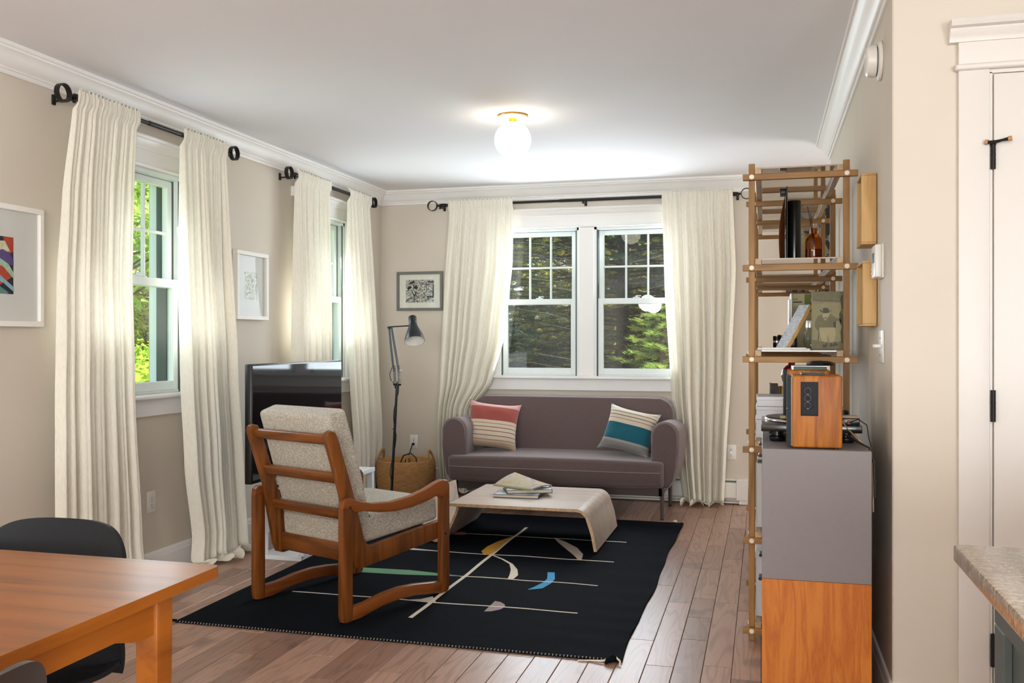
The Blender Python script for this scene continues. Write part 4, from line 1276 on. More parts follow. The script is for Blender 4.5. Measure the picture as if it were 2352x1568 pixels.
for k in range(60):
    t = k / 59; z = .93 - t * .90
    a = t * 14
    xx = -2.617 - (.93 - z) * .054
    rr = .0125 + .006 * max(0, math.sin(t * 19)) ** 3
    pts.append((xx + rr * math.cos(a), LY + rr * math.sin(a), z))
pts = [(-2.655, LY, 1.05), (-2.67, LY - .01, 1.0), (-2.662, LY - .01, .96), (-2.635, LY - .01, .93)] + pts
MB().tube(pts, .0032, 6).done('cord', 'cord_black', fl)
MB().cyl((-2.652, LY, .595), (-2.632, LY, .595), .003, n=8).done('cord_clip', 'cord_black', fl)

# ================================================================== BASKET WITH CORDS
BX, BY = -2.735, 6.93
bk = thing('basket', 'round woven jute basket with two loop handles beside the sofa', 'basket', (BX, BY, 0))
m = MB()
prof = [(.19, 0)]
for k in range(22):
    t = k / 21
    r = .200 + .035 * math.sin(t * PI * .75) + .004 * (k % 2)
    prof.append((r, .006 + t * .30))
prof += [(.222, .312), (.205, .30), (.20, .04), (.0, .03)]
m.lathe(prof, 48, Matrix.Translation((BX, BY, 0)), cap=False)
m.done('body', 'basket_jute', bk, 70)
for sx in (-1, 1):
    pts = []
    for k in range(11):
        a = PI * k / 10
        pts.append((BX + sx * (.218 - .022 * math.sin(a)), BY - .055 * math.cos(a), .285 + .095 * math.sin(a)))
    MB().tube(pts, .016, 10, flat=.45).done('handle', 'basket_jute', bk)
cb = thing('power_cable', 'black power cable looping out of the basket', 'cable', (BX, BY, .05))
MB().tube([(BX - .04, BY - .05, .2), (BX - .035, BY - .05, .27), (BX, BY - .05, .345), (BX + .06, BY - .05, .365), (BX + .105, BY - .05, .33), (BX + .12, BY - .05, .2)], .0055, 8).done('loop', 'cord_black', cb)
MB().tube([(BX - .02, BY + .02, .27), (BX + .0, BY, .31)], .004, 6).done('cord_end', 'cord_black', cb)
MB().tube([(BX + .11, BY - .02, .28), (BX + .15, BY - .02, .30), (BX + .19, BY - .03, .285)], .003, 6).done('yellow_wire', 'yellow_cord', cb)
MB().box(BX + .13, BX + .20, BY - .06, BY - .03, .262, .288, .004, 2).done('adapter', 'cord_black', cb)
pg = thing('plug_cord', 'black plug and cord running from the outlet down into the basket', 'cable', (-2.83, YB, .30))
MB().box(-2.842, -2.822, YB - .034, YB - .0085, .374, .394, .005, 2).done('plug', 'cord_black', pg)
MB().tube([(-2.832, YB - .034, .384), (-2.828, YB - .06, .37), (-2.815, YB - .16, .31), (BX - .02, BY + .12, .26), (BX - .01, BY + .08, .2)], .0042, 8).done('cord', 'cord_black', pg)

# ================================================================== CEILING GLOBE
GL = (-1.35, 5.03)
gl = thing('ceiling_light', 'opal glass globe light with a brass neck on the ceiling', 'ceiling light', (GL[0], GL[1], HC))
T = lambda z: Matrix.Translation((GL[0], GL[1], z))
MB().lathe([(.0, .0), (.082, 0), (.083, -.008), (.078, -.018), (.0, -.02)], 40, T(HC), cap=False).done('canopy', 'white_plastic', gl, 40)
MB().lathe([(.084, -.001), (.086, -.004), (.084, -.009), (.080, -.004)], 40, T(HC), cap=False).done('canopy_ring', 'brass', gl, 40)
MB().lathe([(.024, -.018), (.024, -.045)], 24, T(HC)).done('neck', 'brass', gl, 40)
prof = [(.102 * math.sin(R(a)), -.102 * math.cos(R(a))) for a in range(0, 169, 8)]
MB().lathe(prof, 44, T(2.362), cap=False).done('globe', 'globe_glow', gl, 80)

# ================================================================== PICTURES
def frame_parts(t, w, h, fw, dp, fmat, matw, print_mat, matmat='picture_mat', glass=True, ph=None):
    """picture faces local -y, centred on the origin; wall at y=0"""
    m = MB()
    m.box(-w / 2, w / 2, -dp, -.002, h / 2 - fw, h / 2, .002, 1); m.box(-w / 2, w / 2, -dp, -.002, -h / 2, -h / 2 + fw, .002, 1)
    m.box(-w / 2, -w / 2 + fw, -dp, -.002, -h / 2 + fw, h / 2 - fw, .002, 1); m.box(w / 2 - fw, w / 2, -dp, -.002, -h / 2 + fw, h / 2 - fw, .002, 1)
    m.done('frame', fmat, t)
    iw, ih = w / 2 - fw, h / 2 - fw
    if matw:
        pw, phh = iw - matw[0], ih - matw[1]
        m = MB(); y0, y1 = -dp * .45, -dp * .45 + .003
        m.box(-iw, iw, y0, y1, phh, ih); m.box(-iw, iw, y0, y1, -ih, -phh); m.box(-iw, -pw, y0, y1, -phh, phh); m.box(pw, iw, y0, y1, -phh, phh)
        m.done('mat_board', matmat, t, 0)
    else:
        pw, phh = iw, ih
    p = MB().box(-pw, pw, -dp * .45 + .003, -.003, -phh, phh).done('print', print_mat, t, 0)
    if glass:
        MB().box(-iw, iw, -dp * .7, -dp * .7 + .002, -ih, ih).done('glass', 'picture_glass', t, 0)
    return pw, phh, -dp * .45 + .0025, p

pc = thing('framed_picture', 'white framed abstract print cut off at the left edge of the photo', 'picture', (XL, 3.14, 1.568), R(90), 'pictures on the walls', world=False)
pw, ph, py, pr = frame_parts(pc, .70, .522, .024, .03, 'picture_white', (.135, .115), 'paper')
def flat(t, name, mat, pts, y):
    n = len(pts)
    return MB().prism(pts, y - .0006, y, lambda a, b, c: (a, c, b)).done(name, mat, t, 0)
for nm, c in dict(art_navy='#232638', art_red='#b5432c', art_violet='#5c4684', art_mint='#a9c7ae', art_blue='#8db3c0', art_teal='#5e8a82', art_cream='#d8cfae').items():
    plain(nm, c, 0.7, var=0.15, scale=60)
fl_ = lambda mat, pts, k: flat(pr, 'colour_shape', mat, [(a * pw, b * ph) for a, b in pts], py - .0004 * k)
fl_('art_navy', [(-1, -1), (1, -1), (1, 1), (-1, 1)], 0)
fl_('art_red', [(.70, 1), (1, 1), (1, .5), (.78, .35)], 1); fl_('art_cream', [(.3, .8), (.75, .85), (.9, .5), (.5, .42)], 2)
fl_('art_violet', [(.3, .42), (.7, .55), (.9, .42), (1, .2), (1, 0), (.6, .12), (.3, .1)], 3)
fl_('art_mint', [(.35, .3), (.62, .22), (.85, .05), (1, -.25), (1, -.45), (.8, -.2), (.4, .08)], 4)
fl_('art_red', [(.3, .1), (.7, -.05), (.95, -.4), (.6, -.7), (.3, -.5)], 5); fl_('art_blue', [(.3, -.2), (.6, -.35), (1, -.75), (1, -.92), (.7, -.62), (.3, -.4)], 6)
fl_('art_teal', [(.3, -.7), (.6, -.75), (.85, -.95), (.8, -1), (.3, -1)], 7)
fl_('art_red', [(-.9, .9), (-.2, .7), (-.4, .1), (-.8, .2)], 3); fl_('art_blue', [(-.9, -.2), (-.2, -.1), (-.1, -.8), (-.7, -.9)], 3)

pc = thing('framed_picture', 'small pale framed sketch between the two left wall windows', 'picture', (XL, 5.25, 1.59), R(90), 'pictures on the walls', world=False)
frame_parts(pc, .375, .425, .026, .038, 'picture_white', (.085, .10), 'print_sketch')
pc = thing('framed_picture', 'grey framed black and white tree print on the back wall above the lamp', 'picture', (-2.777, YB, 1.66), 0, 'pictures on the walls', world=False)
pw, ph, py, pr = frame_parts(pc, .407, .326, .023, .022, 'picture_grey', (.055, .045), 'print_linocut', 'paper')
for k, pts in enumerate([[(-.45, -.95), (-.38, -.95), (-.37, -.45), (-.2, -.1), (-.24, -.06), (-.40, -.3), (-.55, .0), (-.6, -.05), (-.44, -.4)],
                         [(-1, -.85), (-.7, -.6), (-.5, -.55), (-.5, -.6), (-.72, -.68), (-1, -.95)],
                         [(.5, -.6), (1, -.55), (1, .55), (.9, .55), (.88, -.4), (.5, -.45)], [(.55, .75), (1, .7), (1, .85), (.55, .9)],
                         [(-.8, .1), (-.55, .35), (-.7, .5), (-.85, .35)], [(-.5, .3), (-.3, .5), (-.1, .3), (-.25, .15)], [(-.65, .6), (-.35, .75), (-.4, .9), (-.7, .8)]]):
    flat(pr, 'ink_shape', 'ink_black', [(a * pw, b * ph) for a, b in pts], py - .0004 * (k + 1))

pc = thing('framed_picture', 'upper maple-boxed small painting on the right wall near the shelf top', 'picture', (XR, 3.79, 1.737), R(-90), 'pictures on the walls', world=False)
frame_parts(pc, .18, .264, .008, .056, 'maple_frame', None, 'print_harbour', glass=False)
pc = thing('framed_picture', 'lower maple-boxed small painting beside the thermostat', 'picture', (XR, 3.805, 1.422), R(-90), 'pictures on the walls', world=False)
frame_parts(pc, .23, .242, .008, .052, 'maple_frame', None, 'print_garden', glass=False)
pc = thing('framed_picture', 'large dark painting on the alcove wall seen through the open shelf', 'picture', (.62, YB, 1.93), 0, 'pictures on the walls', world=False)
pw, ph, py, pr = frame_parts(pc, .92, .66, .012, .025, 'dark_cover', None, 'print_dark', glass=False)
for k in range(9):
    a0 = random.uniform(-.9, .6); b0 = random.uniform(-.9, .5); r_ = random.uniform(.08, .22)
    flat(pr, 'paint_shape', ['picture_grey', 'olive_mid', 'rust', 'paper'][k % 4] if k < 7 else 'picture_grey', [((a0 + r_ * math.cos(q * .9)) * pw, (b0 + r_ * 1.5 * math.sin(q * .9)) * ph) for q in range(7)], py - .0004 * (k + 1))

# ================================================================== OPEN SHELF
SHY = [4.0, 4.785, 5.565, 6.345]
SHZ = [.044, .418, .795, 1.169, 1.548, 1.924]
HB = .0125
sv = thing('open_shelf', 'tall open oak shelf of square bars with white round caps along the right wall', 'shelf', (.137, 5.19, 0))
for fy in SHY:
    for px in (-.0495, .3235):
        p = MB().box(px - HB, px + HB, fy + .025, fy + .05, 0, 1.983, .0015, 1).done('post', 'oak_shelf', sv)
        for z in SHZ:
            c = MB(); c.lathe([(.0085, 0), (.0085, .0025), (.006, .0036), (0, .004)], 16, Matrix.Translation((px + math.copysign(HB, px - .137), fy + .0375, z + .026)) @ Matrix.Rotation(R(90) * (1 if px > .137 else -1), 4, 'Y'))
            c.done('cap', 'dot_cap', p)
    for z in SHZ:
        b = MB().box(-.086, .366, fy, fy + .025, z - HB, z + HB, .0015, 1).done('crossbar', 'oak_shelf_x', sv)
        for px in (-.0495, .3235):
            MB().lathe([(.0098, 0), (.0098, .0025), (.007, .0036), (0, .004)], 20, Matrix.Translation((px, fy, z)) @ Matrix.Rotation(R(90), 4, 'X')).done('cap', 'dot_cap', b)
for z in SHZ:
    for px in (-.0235, .2975):
        MB().box(px - HB, px + HB, SHY[0] + .006, SHY[-1] + .062, z + HB + .0005, z + HB + .026, .0015, 1).done('long_rail', 'oak_shelf_y_lit', sv)
    for a, b_ in zip(SHY, SHY[1:]):
        MB().box(-.0105, .2845, a + .006, b_ + .004, z + HB + .020, z + HB + .026, .001, 1).done('shelf_panel', 'shelf_panel', sv)
def SZ(k):
    return SHZ[k] + HB + .0262

# ---- things on the upper shelf (level 4)
t = thing('cardboard_folder', 'tall brown leather folder standing beside the black cylinder', 'folder', (.085, 4.30, SZ(4)))
MB().grid(lambda u, v: ((.066 + .024 * u) * (1 - v * v) + .091 * v * v - .009 * math.sin(v * PI) * (1 - u), 4.18 + .20 * u, SZ(4) + v * .297), 6, 18, .004).done('flap', 'tan_board', t, 60)
MB().grid(lambda u, v: (.078 + .006 * u + .014 * v, 4.185 + .22 * u, SZ(4) + v * .292), 6, 10, .006).done('sheet', 'paper', t, 60)
t = thing('bookend', 'thin black metal bookend rising above the folder', 'bookend', (.095, 4.30, SZ(4)))
MB().box(.094, .098, 4.20, 4.40, SZ(4), SZ(4) + .325, .001, 1).done('upright', 'black_metal', t)
MB().box(.066, .098, 4.26, 4.34, SZ(4) + .300, SZ(4) + .325, .004, 2).done('hook', 'black_metal', t)
t = thing('glossy_cylinder', 'tall glossy black cylinder standing on the upper shelf', 'vase', (.130, 4.36, SZ(4)))
MB().lathe([(.0, 0), (.029, 0), (.0295, .004), (.0295, .278), (.028, .282)], 36, Matrix.Translation((.130, 4.36, SZ(4))), cap=False).done('body', 'plinth_black', t)
MB().lathe([(.028, .282), (.024, .282), (.022, .262), (0, .26)], 36, Matrix.Translation((.130, 4.36, SZ(4))), cap=False).done('rim', 'vinyl_black', t)
bx, by = .206, 4.20
t = thing('reed_diffuser', 'amber glass diffuser bottle with two black reeds on the upper shelf', 'bottle', (bx, by, SZ(4)))
Mb = Matrix.Translation((bx, by, SZ(4)))
MB().lathe([(.0, .001), (.035, .001), (.036, .004), (.036, .082), (.033, .095), (.024, .107), (.013, .114), (.012, .118), (.012, .134), (.0135, .135), (.0135, .141), (.012, .141)], 36, Mb, cap=False).done('bottle', 'amber_glass', t, 50)
plain('amber_oil', '#5a2606', 0.2, var=0.2)
MB().lathe([(.0, .004), (.033, .004), (.0335, .05), (.0, .0505)], 30, Mb, cap=False).done('oil', 'amber_oil', t)
for dx, dz in ((-.030, .235), (-.016, .205)):
    MB().cyl((bx + .006, by, SZ(4) + .05), (bx + dx * .9, by - .005, SZ(4) + dz), .0018, n=6).done('reed', 'cord_black', t)
# small bowl behind
t = thing('stone_bowl', 'rough pale stone shard behind the amber bottle', 'ornament', (.165, 4.62, SZ(4)))
MB().box(.14, .19, 4.60, 4.64, SZ(4), SZ(4) + .16, .02, 3, None, lambda c: (c.x + .012 * noise.noise(c * 30), c.y, c.z), sub=4).done('shard', 'olive_light', t, 60)

# ---- level 3
bw, bh = .136, .245
bkx, bky, bkz = .194, 4.13, SZ(3)
t = thing('book', 'olive paperback facing out with a drawing of a man in a hat', 'book', (bkx + bw / 2, bky, bkz))
MB().box(bkx, bkx + bw, bky, bky + .001, bkz, bkz + bh).box(bkx, bkx + bw, bky + .019, bky + .020, bkz, bkz + bh).box(bkx, bkx + .001, bky, bky + .02, bkz, bkz + bh).done('cover', 'olive_cover', t, 0)
MB().box(bkx + .001, bkx + bw - .002, bky + .001, bky + .019, bkz + .001, bkz + bh - .001).done('pages', 'page_edge', t, 0)
def cov(mat, pts, k):
    return MB().prism([(bkx + a * bw, bkz + b * bh) for a, b in pts], bky - .0002 * k - .0002, bky - .0002 * k, lambda a, b, c: (a, c, b)).done('cover_drawing', mat, t, 0)
cov('olive_mid', [(0, .84), (1, .8), (1, 1), (0, 1)], 1)
cov('olive_mid', [(0, 0), (1, 0), (1, .16), (.5, .12), (0, .18)], 1)
cov('olive_mid', [(.20, .31), (.08, .40), (.10, .50), (.18, .58), (.30, .61), (.40, .55), (.52, .62), (.60, .60), (.70, .55), (.83, .54), (.86, .47), (.72, .50), (.70, .40), (.64, .385), (.24, .385)], 2)
cov('olive_light', [(.22, .385), (.67, .385), (.70, .28), (.66, .16), (.53, .13), (.47, .27), (.43, .13), (.30, .16), (.22, .28)], 3)
cov('olive_light', [(.30, .58), (.40, .50), (.52, .60), (.50, .635), (.34, .635)], 4)
cov('olive_dark', [(.22, .685), (.26, .69), (.33, .655), (.32, .71), (.40, .725), (.49, .71), (.50, .66), (.57, .69), (.55, .665), (.47, .63), (.36, .628), (.28, .65)], 5)
cov('olive_dark', [(.35, .56), (.41, .53), (.46, .57), (.41, .55)], 5)
cov('olive_dark', [(.30, .05), (.44, .045), (.46, .13), (.43, .13), (.40, .09), (.33, .10)], 5); cov('olive_dark', [(.52, .05), (.78, .085), (.68, .14), (.62, .09), (.54, .13)], 5)
cov('olive_dark', [(.64, .385), (.70, .38), (.71, .47), (.66, .50), (.62, .45)], 4); cov('olive_dark', [(.17, .15), (.19, .15), (.225, .31), (.20, .31)], 4)
cov('olive_dark', [(.86, .93), (.98, .94), (.98, .10), (.86, .12), (.84, .30), (.88, .42), (.82, .45), (.80, .62), (.86, .68), (.86, .75), (.83, .86)], 2)
cov('olive_mid', [(.88, .72), (.98, .70), (.98, .60), (.86, .62)], 3)
MT = lambda x, z: Matrix.Translation((x, bky - .0006, z)) @ Matrix.Rotation(R(90), 4, 'X')
text_mesh('cover_title', 'The Great Age of the English Essay', .0066, 'olive_dark', MT(bkx + .006, bkz + bh * .838), t)
text_mesh('cover_subtitle', 'AN ANTHOLOGY', .0055, 'olive_dark', MT(bkx + .006, bkz + bh * .80), t)
MB().box(bkx + .035, bkx + .108, bky - .0006, bky - .0002, bkz + bh * .762, bkz + bh * .766).done('cover_line', 'olive_light', t, 0)
# leaning framed print
t = thing('leaning_print', 'small wooden-edged marbled panel leaning on the shelf beside the olive book', 'picture', (.10, 4.25, SZ(3)))
Mx = Matrix.Translation((.088, 4.195, SZ(3) + .001)) @ Matrix.Rotation(R(24), 4, 'Z') @ Matrix.Rotation(R(30), 4, 'Y')
MB().box(.0, .016, 0, .10, 0, .225, .001, 1, Mx).done('panel', 'maple_frame', t)
MB().box(-.0012, 0, .001, .099, .001, .224, 0, 1, Mx).done('print', 'print_marble', t, 0)
# white booklet lying flat
t = thing('white_booklet', 'white booklet lying flat at the front of the middle shelf', 'booklet', (.08, 4.25, SZ(3)))
MB().box(-.028, .185, 4.08, 4.185, SZ(3), SZ(3) + .006, .001, 1).box(-.026, .17, 4.083, 4.18, SZ(3) + .0062, SZ(3) + .010, .001, 1).done('sheets', 'white_plastic', t)
# camera
cx_, cy_ = .06, 4.52
t = thing('film_camera', 'old black and silver film camera with a long lens on the middle shelf', 'camera', (cx_ + .05, cy_, SZ(3)))
zc = SZ(3) + .034
MB().box(cx_ + .045, cx_ + .085, cy_ - .065, cy_ + .065, SZ(3), SZ(3) + .062, .006, 2).done('body', 'vinyl_black', t)
MB().box(cx_ + .043, cx_ + .087, cy_ - .066, cy_ + .066, SZ(3) + .050, SZ(3) + .066, .004, 2).prism([(-.022, .066), (-.012, .086), (.012, .086), (.022, .066)], cx_ + .044, cx_ + .082, lambda a, b, c: (c, cy_ + a, SZ(3) + b)).done('top_plate', 'chrome', t)
for k, (xa, xb, r_, mt) in enumerate([(-.020, -.006, .027, 'vinyl_black'), (-.006, .0, .025, 'chrome'), (.0, .016, .032, 'vinyl_black'), (.016, .024, .030, 'chrome'), (.024, .038, .032, 'vinyl_black'), (.038, .046, .029, 'chrome')]):
    MB().cyl((cx_ + xa, cy_, zc), (cx_ + xb, cy_, zc), r_, n=28).done('lens_ring', mt, t)
MB().cyl((cx_ + .06, cy_ - .04, SZ(3) + .066), (cx_ + .06, cy_ - .04, SZ(3) + .076), .010, n=14).done('dial', 'chrome', t)
# glass jar with pebbles and stacked bits
jx, jy = .235, 4.47
t = thing('glass_jar', 'round glass jar of pebbles behind the olive book', 'jar', (jx, jy, SZ(3)))
Mj = Matrix.Translation((jx, jy, SZ(3)))
MB().lathe([(.03, .001), (.055, .01), (.064, .04), (.060, .07), (.05, .085), (.05, .10)], 32, Mj, cap=False).done('jar', 'jar_glass', t, 60)
MB().lathe([(.0, .135), (.05, .13), (.053, .115), (.053, .098), (.0, .098)], 32, Mj, cap=False).done('lid', 'chrome', t, 40)
rj = random.Random(5)
for k in range(16):
    a = rj.uniform(0, 6.28); rr = rj.uniform(.0, .042); z = SZ(3) + .018 + .018 * (k // 6)
    MB().lathe([(0, -.009), (.008, -.006), (.011, 0), (.008, .006), (0, .009)], 10, Matrix.Translation((jx + rr * math.cos(a), jy + rr * math.sin(a), z)), cap=False).done('pebble', rj.choice(['paper', 'picture_grey', 'rust', 'olive_light', 'dark_cover']), t, 60)
# page and books standing behind
t = thing('flower_book', 'cream booklet with a green flower picture standing behind the leaning panel', 'book', (.22, 4.64, SZ(3)))
fx, fz = .127, SZ(3)
MB().box(fx, fx + .175, 4.64, 4.648, fz, fz + .262, .001, 1).done('cover', 'olive_light', t)
plain('leaf_green', '#5a6a20', 0.6, var=0.1); plain('coral', '#d4664a', 0.6)
MB().box(fx + .058, fx + .165, 4.6385, 4.6396, fz + .175, fz + .258).done('picture_field', 'leaf_green', t, 0)
for k in range(6):
    a = k * PI / 3
    MB().lathe([(0, 0), (.012, 0), (.012, .0006), (0, .0006)], 10, Matrix.Translation((fx + .112 + .016 * math.cos(a), 4.6384, fz + .232 + .016 * math.sin(a))) @ Matrix.Rotation(R(90), 4, 'X'), cap=False).done('petal', 'coral', t, 0)
text_mesh('heading', 'Irish', .012, 'ink_black', Matrix.Translation((fx + .006, 4.6384, fz + .232)) @ Matrix.Rotation(R(90), 4, 'X'), t)
MB().box(fx + .006, fx + .046, 4.6384, 4.6394, fz + .2195, fz + .2245).done('heading_line', 'ink_black', t, 0)
for k in range(22):
    L = .045 if k < 4 else .014
    MB().box(fx + .006, fx + .006 + L, 4.6384, 4.6394, fz + .198 - k * .0085, fz + .2005 - k * .0085).done('text_line', 'ink_bar', t, 0)
t = thing('slim_book', 'slim black and white book edge left of the flower booklet', 'book', (.115, 4.62, SZ(3)))
MB().box(.112, .116, 4.60, 4.76, SZ(3), SZ(3) + .235).box(.121, .125, 4.60, 4.76, SZ(3), SZ(3) + .262).done('cover', 'white_plastic', t, 0)
MB().box(.116, .121, 4.60, 4.76, SZ(3), SZ(3) + .235).done('spine', 'vinyl_black', t, 0)

# ---- level 2: white boxes, books and a red ornament
for k, (z0, h_, xb, lab) in enumerate([(0, .078, .18, 'largest white box at the bottom of the stack behind the turntable'), (.0785, .055, .16, 'middle white box of the stack behind the turntable'), (.134, .042, .12, 'topmost white box of the stack behind the turntable')]):
    t = thing('white_box', lab, 'box', (.06, 4.25, SZ(2) + z0), 0, 'white boxes on the shelf')
    MB().box(-.034 + .002 * k, xb, 4.12, 4.40 - .03 * k, SZ(2) + z0, SZ(2) + z0 + h_ - .012, .0015, 1).done('tray', 'white_laminate', t)
    MB().box(-.0355 + .002 * k, xb + .0015, 4.1185, 4.4015 - .03 * k, SZ(2) + z0 + h_ - .016, SZ(2) + z0 + h_ - .0005, .0015, 1).done('lid', 'white_laminate', t)
zz = SZ(2)
t = thing('standing_book', 'green-backed brown book standing behind the small walnut speaker', 'book', (.04, 4.46, zz))
MB().box(.025, .03, 4.44, 4.60, zz, zz + .215).done('cover', 'green_cover', t, 0)
MB().box(.03, .062, 4.44, 4.60, zz, zz + .212).done('pages', 'brown_cover', t, 0)
t = thing('gold_tin', 'gold metal tin beside the green-backed book', 'tin', (.095, 4.47, zz))
MB().lathe([(0, 0), (.03, 0), (.031, .004), (.031, .20), (.029, .205), (0, .206)], 32, Matrix.Translation((.095, 4.47, zz)), cap=False).done('tin', 'gold_tin', t)
MB().cyl((.066, 4.455, zz), (.066, 4.455, zz + .204), .006, n=10).done('side_seam', 'picture_grey', t)
t = thing('glass_pomegranate', 'shiny red pomegranate ornament on top of the gold tin', 'ornament', (.118, 4.49, zz + .206))
MP = Matrix.Translation((.122, 4.49, zz + .207))
MB().lathe([(.0, 0), (.018, .002), (.040, .018), (.047, .045), (.042, .072), (.025, .09), (.012, .098)], 32, MP, cap=False).done('fruit', 'red_glass', t, 70)
m = MB()
for k in range(7):
    a = 2 * PI * k / 7
    m.tube([(.122 + .008 * math.cos(a), 4.49 + .008 * math.sin(a), zz + .300), (.122 + .013 * math.cos(a), 4.49 + .013 * math.sin(a), zz + .315), (.122 + .024 * math.cos(a), 4.49 + .024 * math.sin(a), zz + .324)], [.006, .005, .001], 6)
m.done('crown', 'red_glass', t)
# level 1: standing magazines ; level 0: white storage boxes
MG = [('white', 'white_plastic', .27), ('plum', 'brown_cover', .25), ('green', 'green_cover', .28), ('pale blue', 'pale_cover', .26), ('cream', 'paper', .285), ('navy', 'navy_cover', .24)]
for k, (cn, mt, h_) in enumerate(MG):
    t = thing('standing_magazine', f'{cn} magazine standing in the row on the lower shelf, beside the grey cabinet', 'magazine', (.06, 4.10 + k * .03, SZ(1)), 0, 'magazines on the lower shelf')
    MB().box(-.033 + .003 * (k % 3), .19, 4.10 + k * .03, 4.12 + k * .03, SZ(1), SZ(1) + h_, .001, 1).done('cover', mt, t)
    MB().box(-.030 + .003 * (k % 3), .188, 4.1025 + k * .03, 4.1175 + k * .03, SZ(1) + .002, SZ(1) + h_ + .0008).done('pages', 'page_edge', t, 0)
for k, lab in enumerate(['white storage box on the lowest shelf nearest the camera', 'white storage box on the lowest shelf behind the nearest one']):
    y0 = 4.09 + k * .36
    t = thing('storage_box', lab, 'box', (.12, y0 + .16, SZ(0)), 0, 'storage boxes on the lowest shelf')
    MB().box(-.034, .275, y0, y0 + .32, SZ(0), SZ(0) + .26, .003, 1).done('body', 'white_laminate', t)
    MB().box(-.037, .278, y0 - .003, y0 + .323, SZ(0) + .245, SZ(0) + .275, .003, 1).done('lid', 'white_laminate', t)
    MB().box(-.0365, -.0345, y0 + .10, y0 + .22, SZ(0) + .12, SZ(0) + .19).done('label_holder', 'picture_grey', t, 0)

# ================================================================== MEDIA CABINET AND AUDIO
CX0, CX1, CY0, CY1 = -.007, .334, 3.20, 3.975
def cab(name, label, z0, z1, mat, cat, grp):
    t = thing(name, label, cat, ((CX0 + CX1) / 2, (CY0 + CY1) / 2, z0), 0, grp)
    MB().box(CX0, CX1, CY0, CY0 + .016, z0, z1, .0015, 1).done('end_panel', mat, t)
    MB().box(CX0, CX1, CY1 - .016, CY1, z0, z1, .0015, 1).done('end_panel', mat, t)
    MB().box(CX0, CX1, CY0 + .016, CY1 - .016, z1 - .016, z1, .0015, 1).done('top_panel', mat, t)
    MB().box(CX0, CX1, CY0 + .016, CY1 - .016, z0, z0 + .016, .0015, 1).done('bottom_panel', mat, t)
    MB().box(CX1 - .01, CX1, CY0 + .016, CY1 - .016, z0 + .016, z1 - .016).done('back_panel', mat, t)
    n = 2
    for k in range(n):
        a = CY0 + .018 + (CY1 - CY0 - .036) * k / n; b = CY0 + .018 + (CY1 - CY0 - .036) * (k + 1) / n
        dd = MB().box(CX0, CX0 + .016, a + .0015, b - .0015, z0 + .018, z1 - .018, .0015, 1).done('door', mat, t)
        MB().box(CX0 - .012, CX0, (a + b) / 2 - .03, (a + b) / 2 + .03, z1 - .05, z1 - .04, .002, 1).done('handle', 'black_metal', dd)
    return t
cab('wood_cabinet', 'orange oak veneered cabinet standing on the floor under the grey one', 0.0, .462, 'orange_oak', 'cabinet', 'stacked cabinets')
cab('grey_cabinet', 'warm grey lacquered cabinet stacked on the orange oak one', .4625, .891, 'cabinet_grey', 'cabinet', 'stacked cabinets')
ZC = .8915

def speaker(label, y0, y1, panel):
    t = thing('speaker', label, 'speaker', (.165, (y0 + y1) / 2, ZC), 0, 'walnut bookshelf speakers')
    x0, x1, z1 = .089, .247, ZC + .241
    MB().box(x0, x1, y0, y1, ZC + .003, z1, .007, 3).done('case', 'speaker_walnut', t)
    MB().box(.074, .087, y0 + .002, y1 - .002, ZC + .006, z1 - .002, .005, 3).done('grille', 'grille_cloth', t)
    MB().box(.086, .090, y0 + .004, y1 - .004, ZC + .008, z1 - .006).done('baffle', 'vinyl_black', t, 0)
    for zf in ((x0 + .01, y0 + .012), (x1 - .03, y0 + .012), (x0 + .01, y1 - .03), (x1 - .03, y1 - .03)):
        MB().cyl((zf[0] + .01, zf[1] + .008, ZC), (zf[0] + .01, zf[1] + .008, ZC + .004), .008, n=12).done('foot', 'vinyl_black', t)
    MB().box(.0735, .075, y0 + .03, y0 + .055, ZC + .128, ZC + .131).done('badge', 'chrome', t, 0)
    if panel:
        xa, xb, za, zb_ = .1165, .1715, ZC + .108, ZC + .220
        p = MB()
        p.box(xa, xb, y0 - .0008, y0 + .0012, za, zb_, .004, 3)
        cp = p.done('control_panel', 'panel_black', t)
        fr = MB()
        # bevelled surround with a sunken centre
        o_ = [(xa + .003, za + .004), (xb - .003, za + .004), (xb - .003, zb_ - .004), (xa + .003, zb_ - .004)]
        i_ = [(xa + .009, za + .024), (xb - .016, za + .024), (xb - .016, zb_ - .018), (xa + .009, zb_ - .018)]
        for k in range(4):
            a, b, c_, d_ = o_[k], o_[(k + 1) % 4], i_[(k + 1) % 4], i_[k]
            fr.polys([[(a[0], y0 - .0012, a[1]), (b[0], y0 - .0012, b[1]), (c_[0], y0 - .0009, c_[1]), (d_[0], y0 - .0009, d_[1])]])
        fr.done('bevel', 'panel_black', cp, 0)
        for k in range(3):
            zc_ = ZC + .143 + k * .0235
            MB().lathe([(.0092, 0), (.0092, .006), (.0082, .009), (0, .0095)], 24, Matrix.Translation((.139, y0 - .001, zc_)) @ Matrix.Rotation(R(90), 4, 'X'), cap=False).done('knob', 'panel_black', cp)
            MB().lathe([(.0105, 0), (.0105, .001), (.0093, .001)], 24, Matrix.Translation((.139, y0 - .001, zc_)) @ Matrix.Rotation(R(90), 4, 'X'), cap=False).done('knob_ring', 'picture_grey', cp)
            MB().cyl((.139, y0 - .0016, zc_ - .0118), (.139, y0 - .0008, zc_ - .0118), .001, n=8).done('mark', 'gold_tin', cp, 0)
    return t
speaker('walnut speaker with three side knobs at the front of the grey cabinet', 3.225, 3.372, True)
speaker('walnut speaker at the back of the grey cabinet behind the turntable', 3.815, 3.962, False)
